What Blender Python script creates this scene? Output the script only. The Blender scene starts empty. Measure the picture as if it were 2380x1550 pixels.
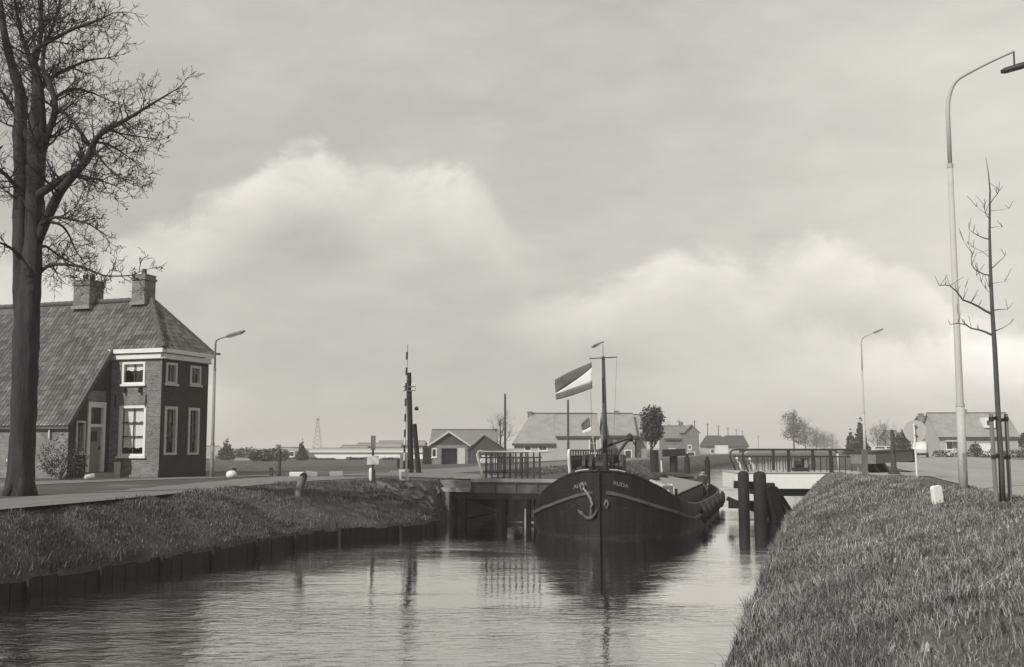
import bpy, math, random
import numpy as np
from mathutils import Vector, Matrix, Quaternion
R = math.radians
rng = random.Random(11)
nrng = np.random.default_rng(5)
scene = bpy.context.scene
COL = scene.collection

# ------------------------------------------------------------------ camera
EYE = 2.7                      # metres above the canal water (z = 0)
ROADZ = 1.5                    # level of the roads beside the canal
FPX, CX, CY, HOR = 2552.0, 1190.0, 775.0, 1040.0
TH = math.atan((HOR - CY) / FPX)
cam_d = bpy.data.cameras.new('camera')
cam = bpy.data.objects.new('camera', cam_d)
COL.objects.link(cam)
cam.location = (0, 0, EYE)
cam.rotation_euler = (R(90) + TH, 0, 0)
cam_d.sensor_width = 36.0
cam_d.lens = 36.0 * FPX / 2380.0
cam_d.clip_start = 0.1
cam_d.clip_end = 6000
scene.camera = cam

# ------------------------------------------------------------------ sun + sky
SUN_AZ, SUN_EL = math.atan2(-0.66, -0.75), R(36)
sd = Vector((math.sin(SUN_AZ) * math.cos(SUN_EL), math.cos(SUN_AZ) * math.cos(SUN_EL), math.sin(SUN_EL)))
sun_d = bpy.data.lights.new('sun', 'SUN')
sun_d.energy = 4.2
sun_d.angle = R(0.6)
sun_d.color = (1.0, 0.985, 0.96)
sun = bpy.data.objects.new('sun', sun_d)
COL.objects.link(sun)
sun.location = (-40, -40, 60)
sun.rotation_euler = (-sd).to_track_quat('-Z', 'Y').to_euler()

scene.view_settings.view_transform = 'Standard'
scene.view_settings.look = 'None'
scene.view_settings.exposure = 0.0
scene.view_settings.gamma = 1.0
scene.view_settings.use_curve_mapping = False
try:
    scene.cycles.max_bounces = 6
    scene.cycles.volume_bounces = 0
    scene.cycles.transparent_max_bounces = 12
    scene.cycles.use_denoising = True
    scene.cycles.caustics_reflective = False
    scene.cycles.caustics_refractive = False
except Exception:
    pass

world = bpy.data.worlds.new('World')
scene.world = world
world.use_nodes = True
WT = world.node_tree
WT.nodes.clear()


class NT:
    """small helper to wire node trees"""
    def __init__(self, tree):
        self.t = tree

    def n(self, typ, **kw):
        nd = self.t.nodes.new(typ)
        for k, v in kw.items():
            setattr(nd, k, v)
        return nd

    def set(self, sock, v):
        if isinstance(v, bpy.types.NodeSocket):
            self.t.links.new(v, sock)
        else:
            sock.default_value = v

    def math(self, op, a, b=0.0, c=None, clamp=False):
        nd = self.n('ShaderNodeMath', operation=op)
        nd.use_clamp = clamp
        self.set(nd.inputs[0], a)
        self.set(nd.inputs[1], b)
        if c is not None:
            self.set(nd.inputs[2], c)
        return nd.outputs[0]

    def maprange(self, v, a, b, c, d, smooth=False):
        nd = self.n('ShaderNodeMapRange')
        if smooth:
            nd.interpolation_type = 'SMOOTHSTEP'
        self.set(nd.inputs[0], v)
        for i, x in enumerate((a, b, c, d)):
            self.set(nd.inputs[i + 1], x)
        return nd.outputs[0]

    def noise(self, vec, scale, detail=4.0, rough=0.5, dist=0.0):
        nd = self.n('ShaderNodeTexNoise')
        if vec is not None:
            self.set(nd.inputs['Vector'], vec)
        nd.inputs['Scale'].default_value = scale
        nd.inputs['Detail'].default_value = detail
        nd.inputs['Roughness'].default_value = rough
        nd.inputs['Distortion'].default_value = dist
        return nd.outputs['Fac']

    def mapping(self, vec, scale=(1, 1, 1), rot=(0, 0, 0), loc=(0, 0, 0)):
        nd = self.n('ShaderNodeMapping')
        self.set(nd.inputs['Vector'], vec)
        nd.inputs['Scale'].default_value = scale
        nd.inputs['Rotation'].default_value = rot
        nd.inputs['Location'].default_value = loc
        return nd.outputs[0]

    def xyz(self, x, y, z):
        nd = self.n('ShaderNodeCombineXYZ')
        for i, v in enumerate((x, y, z)):
            self.set(nd.inputs[i], v)
        return nd.outputs[0]

    def sep(self, v):
        nd = self.n('ShaderNodeSeparateXYZ')
        self.set(nd.inputs[0], v)
        return nd.outputs

    def ramp(self, fac, stops, interp='LINEAR'):
        nd = self.n('ShaderNodeValToRGB')
        nd.color_ramp.interpolation = interp
        el = nd.color_ramp.elements
        while len(el) < len(stops):
            el.new(0.5)
        for e, (p, c) in zip(el, stops):
            e.position = p
            e.color = c if len(c) == 4 else (*c, 1)
        self.set(nd.inputs[0], fac)
        return nd.outputs[0]

    def mix(self, fac, a, b, typ='MIX'):
        nd = self.n('ShaderNodeMix', data_type='RGBA', blend_type=typ)
        self.set(nd.inputs[0], fac)
        self.set(nd.inputs[6], a)
        self.set(nd.inputs[7], b)
        return nd.outputs[2]


def G(v, warm=1.0):
    """a warm photographic grey"""
    return (v * (1 + 0.018 * warm), v, v * (1 - 0.055 * warm), 1)


def build_sky():
    n = NT(WT)
    out = n.n('ShaderNodeOutputWorld')
    bg = n.n('ShaderNodeBackground')
    bg.inputs[1].default_value = 0.1
    sky = n.n('ShaderNodeTexSky', sky_type='NISHITA')
    sky.sun_disc = False
    sky.sun_elevation = SUN_EL
    sky.sun_rotation = SUN_AZ % (2 * math.pi)
    sky.air_density = 1.0
    sky.dust_density = 3.0
    bw = n.n('ShaderNodeRGBToBW')
    WT.links.new(sky.outputs[0], bw.inputs[0])
    skyv = n.math('MINIMUM', n.math('MULTIPLY', bw.outputs[0], 1.0), 7.0)
    gen = n.n('ShaderNodeTexCoord').outputs['Generated']
    x, y, z = n.sep(gen)
    el = n.math('ARCSINE', z)
    az = n.math('ARCTAN2', x, y)               # 0 straight down the camera's yaw, + to the right
    # soft layered stratocumulus: low-frequency grey, drawn out along the horizon
    zz = n.math('MAXIMUM', z, 0.02)
    pv = n.xyz(n.math('MULTIPLY', az, 1.0), n.math('MULTIPLY', el, 2.1), 3.7)
    n1 = n.noise(pv, 3.1, 3.0, 0.5, 0.4)
    pv2 = n.mapping(n.xyz(az, n.math('MULTIPLY', el, 2.4), 9.1), (1, 1, 1), (0, 0, R(-24)))
    n2 = n.noise(pv2, 9.0, 5.0, 0.55, 0.3)
    n3 = n.noise(pv2, 22.0, 8.0, 0.68, 0.6)
    base = n.maprange(n1, 0.3, 0.7, 4.95, 6.55)
    base = n.math('ADD', base, n.maprange(n2, 0.3, 0.7, -0.4, 0.4))
    # heap-cloud banks: a lumpy upper edge that runs right round the horizon
    def bank(pts, lo, hi, depth, amp, gain, seed, fade, gap, gw):
        fc = n.n('ShaderNodeFloatCurve')
        cu = fc.mapping.curves[0]
        while len(cu.points) < len(pts):
            cu.points.new(0.5, 0.5)
        for p, (a, e) in zip(cu.points, pts):
            p.location = (a, e)
            p.handle_type = 'AUTO'
        fc.mapping.update()
        a01 = n.maprange(az, -math.pi, math.pi, 0.0, 1.0)
        n.set(fc.inputs['Value'], a01)
        top = n.maprange(fc.outputs[0], 0.0, 1.0, lo, hi)
        pvb = n.xyz(az, n.math('MULTIPLY', el, 1.3), seed)
        warp = n.n('ShaderNodeTexNoise')
        n.set(warp.inputs['Vector'], n.xyz(az, n.math('MULTIPLY', el, 1.3), seed + 2.2))
        warp.inputs['Scale'].default_value = 6.0
        warp.inputs['Detail'].default_value = 3.0
        vm = n.n('ShaderNodeVectorMath', operation='MULTIPLY_ADD')
        n.set(vm.inputs[0], warp.outputs['Color']); vm.inputs[1].default_value = (.16, .16, .16); n.set(vm.inputs[2], pvb)
        pvb = vm.outputs[0]
        wob = n.math('ADD', n.math('MULTIPLY', n.math('SUBTRACT', n.noise(pvb, 6.5, 6.0, 0.6), 0.5), amp * 1.7),
                     n.math('MULTIPLY', n.math('SUBTRACT', n.noise(pvb, 24.0, 6.0, 0.65), 0.5), amp * 0.8))
        h = n.math('ADD', n.math('SUBTRACT', top, el), wob)       # depth below the cloud top
        edge = n.maprange(h, -0.008, 0.016, 0.0, 1.0, True)
        body = n.maprange(h, 0.02, depth, 1.0, 0.0, True)
        patch = n.maprange(n.noise(n.xyz(az, n.math('MULTIPLY', el, 1.8), seed + 4), 5.0, 3.0, 0.5), 0.3, 0.62, fade, 1.0)
        bil = n.maprange(n.noise(pvb, 13.0, 7.0, 0.62), 0.32, 0.66, 0.55, 1.15)
        patch = n.math('MULTIPLY', patch, bil)
        # breaks between the separate banks of cloud
        for g0 in gap:
            patch = n.math('MULTIPLY', patch, n.maprange(n.math('ABSOLUTE', n.math('SUBTRACT', n.math('MULTIPLY_ADD', n.noise(pvb, 5.0, 3.0, 0.5), 0.12, az), g0 + 0.06)), gw * 0.45, gw, 0.06, 1.0, True))
        return n.math('MULTIPLY', n.math('MULTIPLY', n.math('MULTIPLY', edge, body), patch), gain)
    A = lambda u: (math.atan((u - CX) / FPX) + math.pi) / (2 * math.pi)
    E = lambda v: math.atan((HOR - v) / FPX) / 0.4
    b1 = [(0, .3), (.1, .45), (.2, .3), (.3, .42), (A(-300), E(650)), (A(150), E(640)), (A(300), E(520)), (A(450), E(475)), (A(600), E(395)),
          (A(690), E(350)), (A(850), E(362)), (A(1000), E(385)), (A(1120), E(440)), (A(1190), E(530)), (A(1350), E(640)), (A(1600), E(760)), (.66, .3), (.76, .42), (.88, .28), (1, .3)]
    b2 = [(0, .2), (.12, .3), (.25, .2), (.36, .2), (A(200), E(900)), (A(900), E(860)), (A(1100), E(690)), (A(1350), E(655)), (A(1500), E(600)), (A(1640), E(560)),
          (A(1770), E(620)), (A(1870), E(575)), (A(2000), E(600)), (A(2150), E(650)), (A(2350), E(800)), (.62, .2), (.7, .32), (.82, .2), (.93, .3), (1, .2)]
    c = n.math('ADD', base, bank(b1, 0.0, 0.4, 0.09, 0.05, 3.1, 1.3, 0.6, (math.atan((1530 - CX) / FPX), 2.2, -2.4), 0.20))
    c = n.math('ADD', c, bank(b2, 0.0, 0.4, 0.07, 0.045, 2.9, 6.9, 0.6, (math.atan((880 - CX) / FPX), 1.5, -1.6, 2.9), 0.20))
    # brighter veil towards the lower right, the side the photograph opens to, fading round
    c = n.math('ADD', c, n.maprange(n.math('ABSOLUTE', n.math('SUBTRACT', az, 0.5)), 0.0, 0.6, 1.9, 0.0, True))
    c = n.math('ADD', c, n.maprange(el, 0.0, 0.16, 0.5, 0.0, True))
    c = n.math('ADD', c, n.maprange(n3, 0.3, 0.7, -0.16, 0.16))
    c = n.math('MULTIPLY_ADD', c, 0.86, n.math('MULTIPLY', skyv, 0.10))
    col = n.mix(1.0, n.xyz(c, c, c), (1.0, 0.966, 0.892, 1), 'MULTIPLY')
    WT.links.new(col, bg.inputs[0])
    WT.links.new(bg.outputs[0], out.inputs[0])


build_sky()

# ------------------------------------------------------------------ frames of reference
AL = Vector((0.26387, 0.96456, 0))       # along the canal
RT = Vector((0.96456, -0.26387, 0))      # across it, to the right
CANAL_ANG = math.atan2(AL.y, AL.x) - math.pi / 2


def ray(u, v):
    dx = (u - CX) / FPX
    dy = (CY - v) / FPX
    return Vector((dx, math.cos(TH) - dy * math.sin(TH), math.sin(TH) + dy * math.cos(TH)))


def gp(u, v, z=ROADZ):
    r = ray(u, v)
    t = (z - EYE) / r.z
    return Vector((r.x * t, r.y * t, z))


def ap(u, v, Y):
    r = ray(u, v)
    t = Y / r.y
    return Vector((r.x * t, Y, EYE + r.z * t))


def ST(s, t, z=0.0):
    return AL * s + RT * t + Vector((0, 0, z))


# ------------------------------------------------------------------ mesh builder
class MB:
    def __init__(self):
        self.v = []
        self.f = []

    def add(self, verts, faces):
        o = len(self.v)
        self.v.extend([tuple(p) for p in verts])
        self.f.extend([tuple(i + o for i in f) for f in faces])
        return self

    def box(self, x0, x1, y0, y1, z0, z1):
        P = [(x, y, z) for z in (z0, z1) for y in (y0, y1) for x in (x0, x1)]
        return self.add(P, [(0, 2, 3, 1), (4, 5, 7, 6), (0, 1, 5, 4), (2, 6, 7, 3), (0, 4, 6, 2), (1, 3, 7, 5)])

    def obox(self, O, U, N, u, n, z):
        """box in a frame: O origin, U horizontal, N outward, world z up"""
        O = Vector(O); U = Vector(U); N = Vector(N)
        P = [O + U * a + N * b + Vector((0, 0, c)) for c in z for b in n for a in u]
        return self.add(P, [(0, 2, 3, 1), (4, 5, 7, 6), (0, 1, 5, 4), (2, 6, 7, 3), (0, 4, 6, 2), (1, 3, 7, 5)])

    def beam(self, p0, p1, w, h, up=(0, 0, 1)):
        p0 = Vector(p0); p1 = Vector(p1)
        d = (p1 - p0).normalized()
        upv = Vector(up)
        s = d.cross(upv)
        if s.length < 1e-4:
            s = d.cross(Vector((1, 0, 0)))
        s.normalize()
        q = s.cross(d).normalized()
        P = []
        for p in (p0, p1):
            for a, b in ((-1, -1), (1, -1), (1, 1), (-1, 1)):
                P.append(p + s * a * w / 2 + q * b * h / 2)
        return self.add(P, [(0, 1, 2, 3), (7, 6, 5, 4), (0, 4, 5, 1), (1, 5, 6, 2), (2, 6, 7, 3), (3, 7, 4, 0)])

    def tube(self, pts, rad, n=8, cap=True):
        pts = [Vector(p) for p in pts]
        if not isinstance(rad, (list, tuple)):
            rad = [rad] * len(pts)
        rings = []
        d0 = (pts[1] - pts[0]).normalized()
        a = d0.cross(Vector((0, 0, 1)))
        if a.length < 1e-3:
            a = d0.cross(Vector((1, 0, 0)))
        a.normalize()
        V = []
        for i, p in enumerate(pts):
            if i == 0:
                d = pts[1] - pts[0]
            elif i == len(pts) - 1:
                d = pts[-1] - pts[-2]
            else:
                d = pts[i + 1] - pts[i - 1]
            d.normalize()
            a = (a - d * a.dot(d))
            if a.length < 1e-5:
                a = d.orthogonal()
            a.normalize()
            b = d.cross(a)
            for k in range(n):
                an = 2 * math.pi * k / n
                V.append(p + (a * math.cos(an) + b * math.sin(an)) * rad[i])
        F = []
        m = len(pts)
        for i in range(m - 1):
            for k in range(n):
                k2 = (k + 1) % n
                F.append((i * n + k, i * n + k2, (i + 1) * n + k2, (i + 1) * n + k))
        if cap:
            F.append(tuple(range(n - 1, -1, -1)))
            F.append(tuple((m - 1) * n + k for k in range(n)))
        return self.add(V, F)

    def cyl(self, p, r, z0, z1, n=12, r2=None):
        return self.tube([(p[0], p[1], z0), (p[0], p[1], z1)], [r, r if r2 is None else r2], n)

    def lathe(self, prof, c=(0, 0, 0), n=16):
        V = []; F = []
        for (r, z) in prof:
            for k in range(n):
                a = 2 * math.pi * k / n
                V.append((c[0] + r * math.cos(a), c[1] + r * math.sin(a), c[2] + z))
        for i in range(len(prof) - 1):
            for k in range(n):
                k2 = (k + 1) % n
                F.append((i * n + k, i * n + k2, (i + 1) * n + k2, (i + 1) * n + k))
        F.append(tuple(range(n - 1, -1, -1)))
        F.append(tuple((len(prof) - 1) * n + k for k in range(n)))
        return self.add(V, F)

    def prism(self, poly, O, U, W, N, n0, n1):
        """polygon (a,b) in plane U,W at O, extruded along N"""
        O = Vector(O); U = Vector(U); W = Vector(W); N = Vector(N)
        k = len(poly)
        V = [O + U * a + W * b + N * n0 for a, b in poly] + [O + U * a + W * b + N * n1 for a, b in poly]
        F = [tuple(range(k - 1, -1, -1)), tuple(range(k, 2 * k))]
        for i in range(k):
            j = (i + 1) % k
            F.append((i, j, k + j, k + i))
        return self.add(V, F)

    def quad(self, a, b, c, d):
        return self.add([a, b, c, d], [(0, 1, 2, 3)])

    def wall(self, O, U, N, W, H, openings=(), depth=0.16, thick=0.25):
        """a wall sheet with real openings (u0,u1,z0,z1) and reveals"""
        us = sorted(set([0, W] + [o[0] for o in openings] + [o[1] for o in openings]))
        zs = sorted(set([0, H] + [o[2] for o in openings] + [o[3] for o in openings]))
        O = Vector(O); U = Vector(U); N = Vector(N)
        P = lambda u, z, n=0.0: O + U * u + Vector((0, 0, z)) + N * n
        for i in range(len(us) - 1):
            for j in range(len(zs) - 1):
                uc = (us[i] + us[i + 1]) / 2; zc = (zs[j] + zs[j + 1]) / 2
                if any(o[0] < uc < o[1] and o[2] < zc < o[3] for o in openings):
                    continue
                self.quad(P(us[i], zs[j]), P(us[i + 1], zs[j]), P(us[i + 1], zs[j + 1]), P(us[i], zs[j + 1]))
        for (a, b, c, d) in openings:
            e = -depth
            self.quad(P(a, c), P(a, d), P(a, d, e), P(a, c, e))
            self.quad(P(b, c), P(b, c, e), P(b, d, e), P(b, d))
            self.quad(P(a, d), P(b, d), P(b, d, e), P(a, d, e))
            self.quad(P(a, c), P(a, c, e), P(b, c, e), P(b, c))
        return self

    def mesh(self, name, mat=None, smooth=False):
        me = bpy.data.meshes.new(name)
        me.from_pydata(self.v, [], self.f)
        if mat:
            me.materials.append(mat)
        if smooth:
            me.polygons.foreach_set('use_smooth', [True] * len(me.polygons))
        me.update()
        return me

    def build(self, name, mat=None, parent=None, smooth=False, bevel=0.0):
        o = bpy.data.objects.new(name, self.mesh(name, mat, smooth))
        COL.objects.link(o)
        if parent:
            o.parent = parent
        if bevel:
            m = o.modifiers.new('bevel', 'BEVEL')
            m.width = bevel
            m.segments = 2
            m.limit_method = 'ANGLE'
        return o


def tag(o, label=None, cat=None, group=None, kind=None):
    if label: o['label'] = label
    if cat: o['category'] = cat
    if group: o['group'] = group
    if kind: o['kind'] = kind
    return o


def thing(name, loc, rz, label, cat, group=None):
    o = bpy.data.objects.new(name, None)
    o.empty_display_size = 0.2
    COL.objects.link(o)
    o.location = loc
    o.rotation_euler = (0, 0, rz)
    return tag(o, label, cat, group)


def copy_tree(o, parent=None):
    c = o.copy()
    COL.objects.link(c)
    if parent is not None:
        c.parent = parent
    for ch in list(o.children):
        copy_tree(ch, c)
    return c


def np_mesh(name, verts, faces_q=None, faces_t=None, mat=None):
    """fast mesh from numpy arrays (quads then triangles)"""
    me = bpy.data.meshes.new(name)
    nq = 0 if faces_q is None else len(faces_q)
    nt = 0 if faces_t is None else len(faces_t)
    me.vertices.add(len(verts))
    me.vertices.foreach_set('co', np.asarray(verts, dtype=np.float32).ravel())
    loops = []
    if nq: loops.append(np.asarray(faces_q, dtype=np.int32).ravel())
    if nt: loops.append(np.asarray(faces_t, dtype=np.int32).ravel())
    loops = np.concatenate(loops)
    me.loops.add(len(loops))
    me.loops.foreach_set('vertex_index', loops)
    me.polygons.add(nq + nt)
    starts = np.concatenate([np.arange(nq) * 4, nq * 4 + np.arange(nt) * 3]).astype(np.int32)
    me.polygons.foreach_set('loop_start', starts)
    me.update(calc_edges=True)
    me.validate()
    if mat: me.materials.append(mat)
    return me


# ------------------------------------------------------------------ materials
MATS = {}


def new_mat(name):
    m = bpy.data.materials.new(name)
    m.use_nodes = True
    n = NT(m.node_tree)
    b = m.node_tree.nodes['Principled BSDF']
    MATS[name] = m
    return m, n, b


def simple(name, v, rough=0.7, var=0.25, scale=3.0, bump=0.0, bscale=None, metal=0.0, spec=0.3, stretch=(1, 1, 1)):
    m, n, b = new_mat(name)
    oc = n.n('ShaderNodeTexCoord').outputs['Object']
    vec = n.mapping(oc, stretch)
    f = n.noise(vec, scale, 6.0, 0.6)
    f2 = n.noise(vec, scale * 6.3, 4.0, 0.6)
    ff = n.math('ADD', n.math('MULTIPLY', f, 0.65), n.math('MULTIPLY', f2, 0.35))
    c = n.ramp(ff, [(0.3, G(v * (1 - var))), (0.7, G(v * (1 + var)))])
    m.node_tree.links.new(c, b.inputs['Base Color'])
    b.inputs['Roughness'].default_value = rough
    b.inputs['Metallic'].default_value = metal
    b.inputs['Specular IOR Level'].default_value = spec
    if bump:
        bp = n.n('ShaderNodeBump')
        bp.inputs['Strength'].default_value = bump
        bp.inputs['Distance'].default_value = 0.03
        n.set(bp.inputs['Height'], n.noise(vec, bscale or scale * 8, 5.0, 0.6))
        m.node_tree.links.new(bp.outputs[0], b.inputs['Normal'])
    return m


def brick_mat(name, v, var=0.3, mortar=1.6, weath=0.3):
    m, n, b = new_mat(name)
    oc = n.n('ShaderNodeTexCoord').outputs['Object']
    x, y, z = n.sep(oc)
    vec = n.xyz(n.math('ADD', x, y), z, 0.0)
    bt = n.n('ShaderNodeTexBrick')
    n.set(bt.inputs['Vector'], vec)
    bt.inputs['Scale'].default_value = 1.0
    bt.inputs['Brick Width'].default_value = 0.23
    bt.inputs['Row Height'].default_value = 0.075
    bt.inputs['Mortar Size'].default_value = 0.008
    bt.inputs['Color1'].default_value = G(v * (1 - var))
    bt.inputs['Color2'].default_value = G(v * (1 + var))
    bt.inputs['Mortar'].default_value = G(v * mortar)
    f = n.noise(oc, 1.3, 6.0, 0.65)
    w = n.maprange(f, 0.3, 0.7, 1 - weath, 1 + weath)
    f2 = n.noise(oc, 9.0, 3.0, 0.6)
    w = n.math('MULTIPLY', w, n.maprange(f2, 0.3, 0.7, 0.8, 1.2))
    c = n.mix(1.0, bt.outputs[0], n.xyz(w, w, w), 'MULTIPLY')
    m.node_tree.links.new(c, b.inputs['Base Color'])
    b.inputs['Roughness'].default_value = 0.85
    bp = n.n('ShaderNodeBump')
    bp.inputs['Strength'].default_value = 0.4
    bp.inputs['Distance'].default_value = 0.01
    n.set(bp.inputs['Height'], n.math('SUBTRACT', f2, bt.outputs['Fac']))
    m.node_tree.links.new(bp.outputs[0], b.inputs['Normal'])
    return m


def island_mat(name, lo, hi, rough=0.8, trans=0.0, spec=0.2, patch=0.0, pscale=0.5):
    """colour varies from piece to piece"""
    m, n, b = new_mat(name)
    geo = n.n('ShaderNodeNewGeometry')
    r = geo.outputs['Random Per Island']
    v = n.math('POWER', r, 1.5)
    v = n.maprange(v, 0, 1, lo, hi)
    if patch:
        pos = geo.outputs['Position']
        v = n.math('MULTIPLY', v, n.maprange(n.noise(pos, pscale, 4.0, 0.6), 0.3, 0.7, 1 - patch, 1 + patch))
    c = n.mix(1.0, n.xyz(v, v, v), (1.0, 0.975, 0.925, 1), 'MULTIPLY')
    m.node_tree.links.new(c, b.inputs['Base Color'])
    b.inputs['Roughness'].default_value = rough
    b.inputs['Specular IOR Level'].default_value = spec
    return m


def object_random_mat(name, lo, hi, rough=0.8):
    """tiles: each object and each island its own tone, with lichen blotches"""
    m, n, b = new_mat(name)
    r1 = n.n('ShaderNodeObjectInfo').outputs['Random']
    geo = n.n('ShaderNodeNewGeometry')
    r2 = geo.outputs['Random Per Island']
    r = n.math('FRACT', n.math('ADD', r1, r2))
    v = n.maprange(r, 0, 1, lo, hi)
    pos = geo.outputs['Position']
    v = n.math('MULTIPLY', v, n.maprange(n.noise(pos, 0.8, 5.0, 0.6), 0.3, 0.7, 0.75, 1.25))
    v = n.math('MULTIPLY', v, n.maprange(n.noise(pos, 14.0, 3.0, 0.6), 0.3, 0.7, 0.8, 1.2))
    c = n.mix(1.0, n.xyz(v, v, v), (1.0, 0.975, 0.925, 1), 'MULTIPLY')
    m.node_tree.links.new(c, b.inputs['Base Color'])
    b.inputs['Roughness'].default_value = rough
    b.inputs['Specular IOR Level'].default_value = 0.25
    return m


def far_roof_mat(name, v, rot_rows=True):
    """roof too far away to tell tiles apart: course lines and wear only"""
    m, n, b = new_mat(name)
    oc = n.n('ShaderNodeTexCoord').outputs['Object']
    x, y, z = n.sep(oc)
    w = n.math('FRACT', n.math('MULTIPLY', z, 4.2))
    w = n.maprange(w, 0.0, 0.25, 0.82, 1.0)
    w2 = n.math('FRACT', n.math('MULTIPLY', n.math('ADD', x, y), 4.0))
    w2 = n.maprange(w2, 0.0, 0.3, 0.88, 1.0)
    f = n.maprange(n.noise(oc, 0.9, 6.0, 0.65), 0.3, 0.7, 0.8, 1.2)
    v2 = n.math('MULTIPLY', n.math('MULTIPLY', n.math('MULTIPLY', w, w2), f), v)
    c = n.mix(1.0, n.xyz(v2, v2, v2), (1.0, 0.975, 0.925, 1), 'MULTIPLY')
    m.node_tree.links.new(c, b.inputs['Base Color'])
    b.inputs['Roughness'].default_value = 0.8
    return m


def ground_mat():
    m, n, b = new_mat('turf and bare earth')
    pos = n.n('ShaderNodeNewGeometry').outputs['Position']
    f1 = n.noise(pos, 0.35, 7.0, 0.65, 0.5)
    f2 = n.noise(pos, 3.0, 6.0, 0.65)
    f3 = n.noise(pos, 22.0, 4.0, 0.7)
    g = n.math('ADD', n.math('MULTIPLY', f2, 0.5), n.math('MULTIPLY', f3, 0.5))
    grass = n.ramp(g, [(0.32, G(0.045)), (0.68, G(0.115))])
    earth = n.ramp(g, [(0.3, G(0.10)), (0.7, G(0.19))])
    c = n.mix(n.maprange(f1, 0.52, 0.66, 0.0, 0.8, True), grass, earth)
    m.node_tree.links.new(c, b.inputs['Base Color'])
    b.inputs['Roughness'].default_value = 0.95
    b.inputs['Specular IOR Level'].default_value = 0.1
    bp = n.n('ShaderNodeBump')
    bp.inputs['Strength'].default_value = 0.6
    bp.inputs['Distance'].default_value = 0.06
    n.set(bp.inputs['Height'], g)
    m.node_tree.links.new(bp.outputs[0], b.inputs['Normal'])
    return m


def road_mat(name, v):
    m, n, b = new_mat(name)
    pos = n.n('ShaderNodeNewGeometry').outputs['Position']
    al = n.mapping(pos, (1, 1, 1), (0, 0, -CANAL_ANG))
    st = n.mapping(al, (1.0, 0.06, 1.0))
    f1 = n.noise(st, 1.1, 5.0, 0.6)
    f2 = n.noise(pos, 2.0, 6.0, 0.65)
    f3 = n.noise(pos, 40.0, 3.0, 0.7)
    g = n.math('ADD', n.math('MULTIPLY', f1, 0.45), n.math('ADD', n.math('MULTIPLY', f2, 0.3), n.math('MULTIPLY', f3, 0.25)))
    c = n.ramp(g, [(0.35, G(v * 0.72)), (0.5, G(v)), (0.65, G(v * 1.18))])
    m.node_tree.links.new(c, b.inputs['Base Color'])
    b.inputs['Roughness'].default_value = 0.85
    b.inputs['Specular IOR Level'].default_value = 0.25
    bp = n.n('ShaderNodeBump')
    bp.inputs['Strength'].default_value = 0.25
    bp.inputs['Distance'].default_value = 0.01
    n.set(bp.inputs['Height'], f3)
    m.node_tree.links.new(bp.outputs[0], b.inputs['Normal'])
    return m


def water_mat():
    m = bpy.data.materials.new('canal water')
    m.use_nodes = True
    t = m.node_tree
    t.nodes.clear()
    n = NT(t)
    out = n.n('ShaderNodeOutputMaterial')
    pos = n.n('ShaderNodeNewGeometry').outputs['Position']
    v1 = n.mapping(pos, (1.0, 2.0, 1.0), (0, 0, R(-8)))
    r1 = n.noise(v1, 3.0, 4.0, 0.52, 0.5)
    r2 = n.noise(v1, 0.7, 3.0, 0.5)
    zone = n.maprange(n.noise(n.mapping(pos, (0.10, 0.22, 1), (0, 0, R(15))), 1.0, 3.0, 0.5), 0.38, 0.62, 0.25, 1.0, True)
    px, py, pz = n.sep(pos)
    near = n.maprange(n.math('MULTIPLY_ADD', px, 0.55, py), 25.0, 9.0, 0.36, 1.0, True)   # wind ripple in the open reach, calm in the lee of the bridge
    amp = n.math('MULTIPLY', zone, near)
    h = n.math('MULTIPLY', n.math('ADD', n.math('MULTIPLY', r1, 0.026), n.math('MULTIPLY', r2, 0.032)), amp)
    bp = n.n('ShaderNodeBump')
    bp.inputs['Strength'].default_value = 1.0
    bp.inputs['Distance'].default_value = 1.0
    n.set(bp.inputs['Height'], h)
    df = n.n('ShaderNodeBsdfDiffuse')
    df.inputs[0].default_value = G(0.02)
    gl = n.n('ShaderNodeBsdfGlossy')
    gl.inputs[0].default_value = (0.97, 0.965, 0.95, 1)
    gl.inputs['Roughness'].default_value = 0.03
    t.links.new(bp.outputs[0], gl.inputs['Normal'])
    fr = n.n('ShaderNodeFresnel')
    fr.inputs[0].default_value = 1.6
    t.links.new(bp.outputs[0], fr.inputs['Normal'])
    mx = n.n('ShaderNodeMixShader')
    n.set(mx.inputs[0], n.math('MULTIPLY_ADD', fr.outputs[0], 1.35, 0.18, True))
    t.links.new(df.outputs[0], mx.inputs[1])
    t.links.new(gl.outputs[0], mx.inputs[2])
    t.links.new(mx.outputs[0], out.inputs[0])
    MATS['canal water'] = m
    return m


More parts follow.
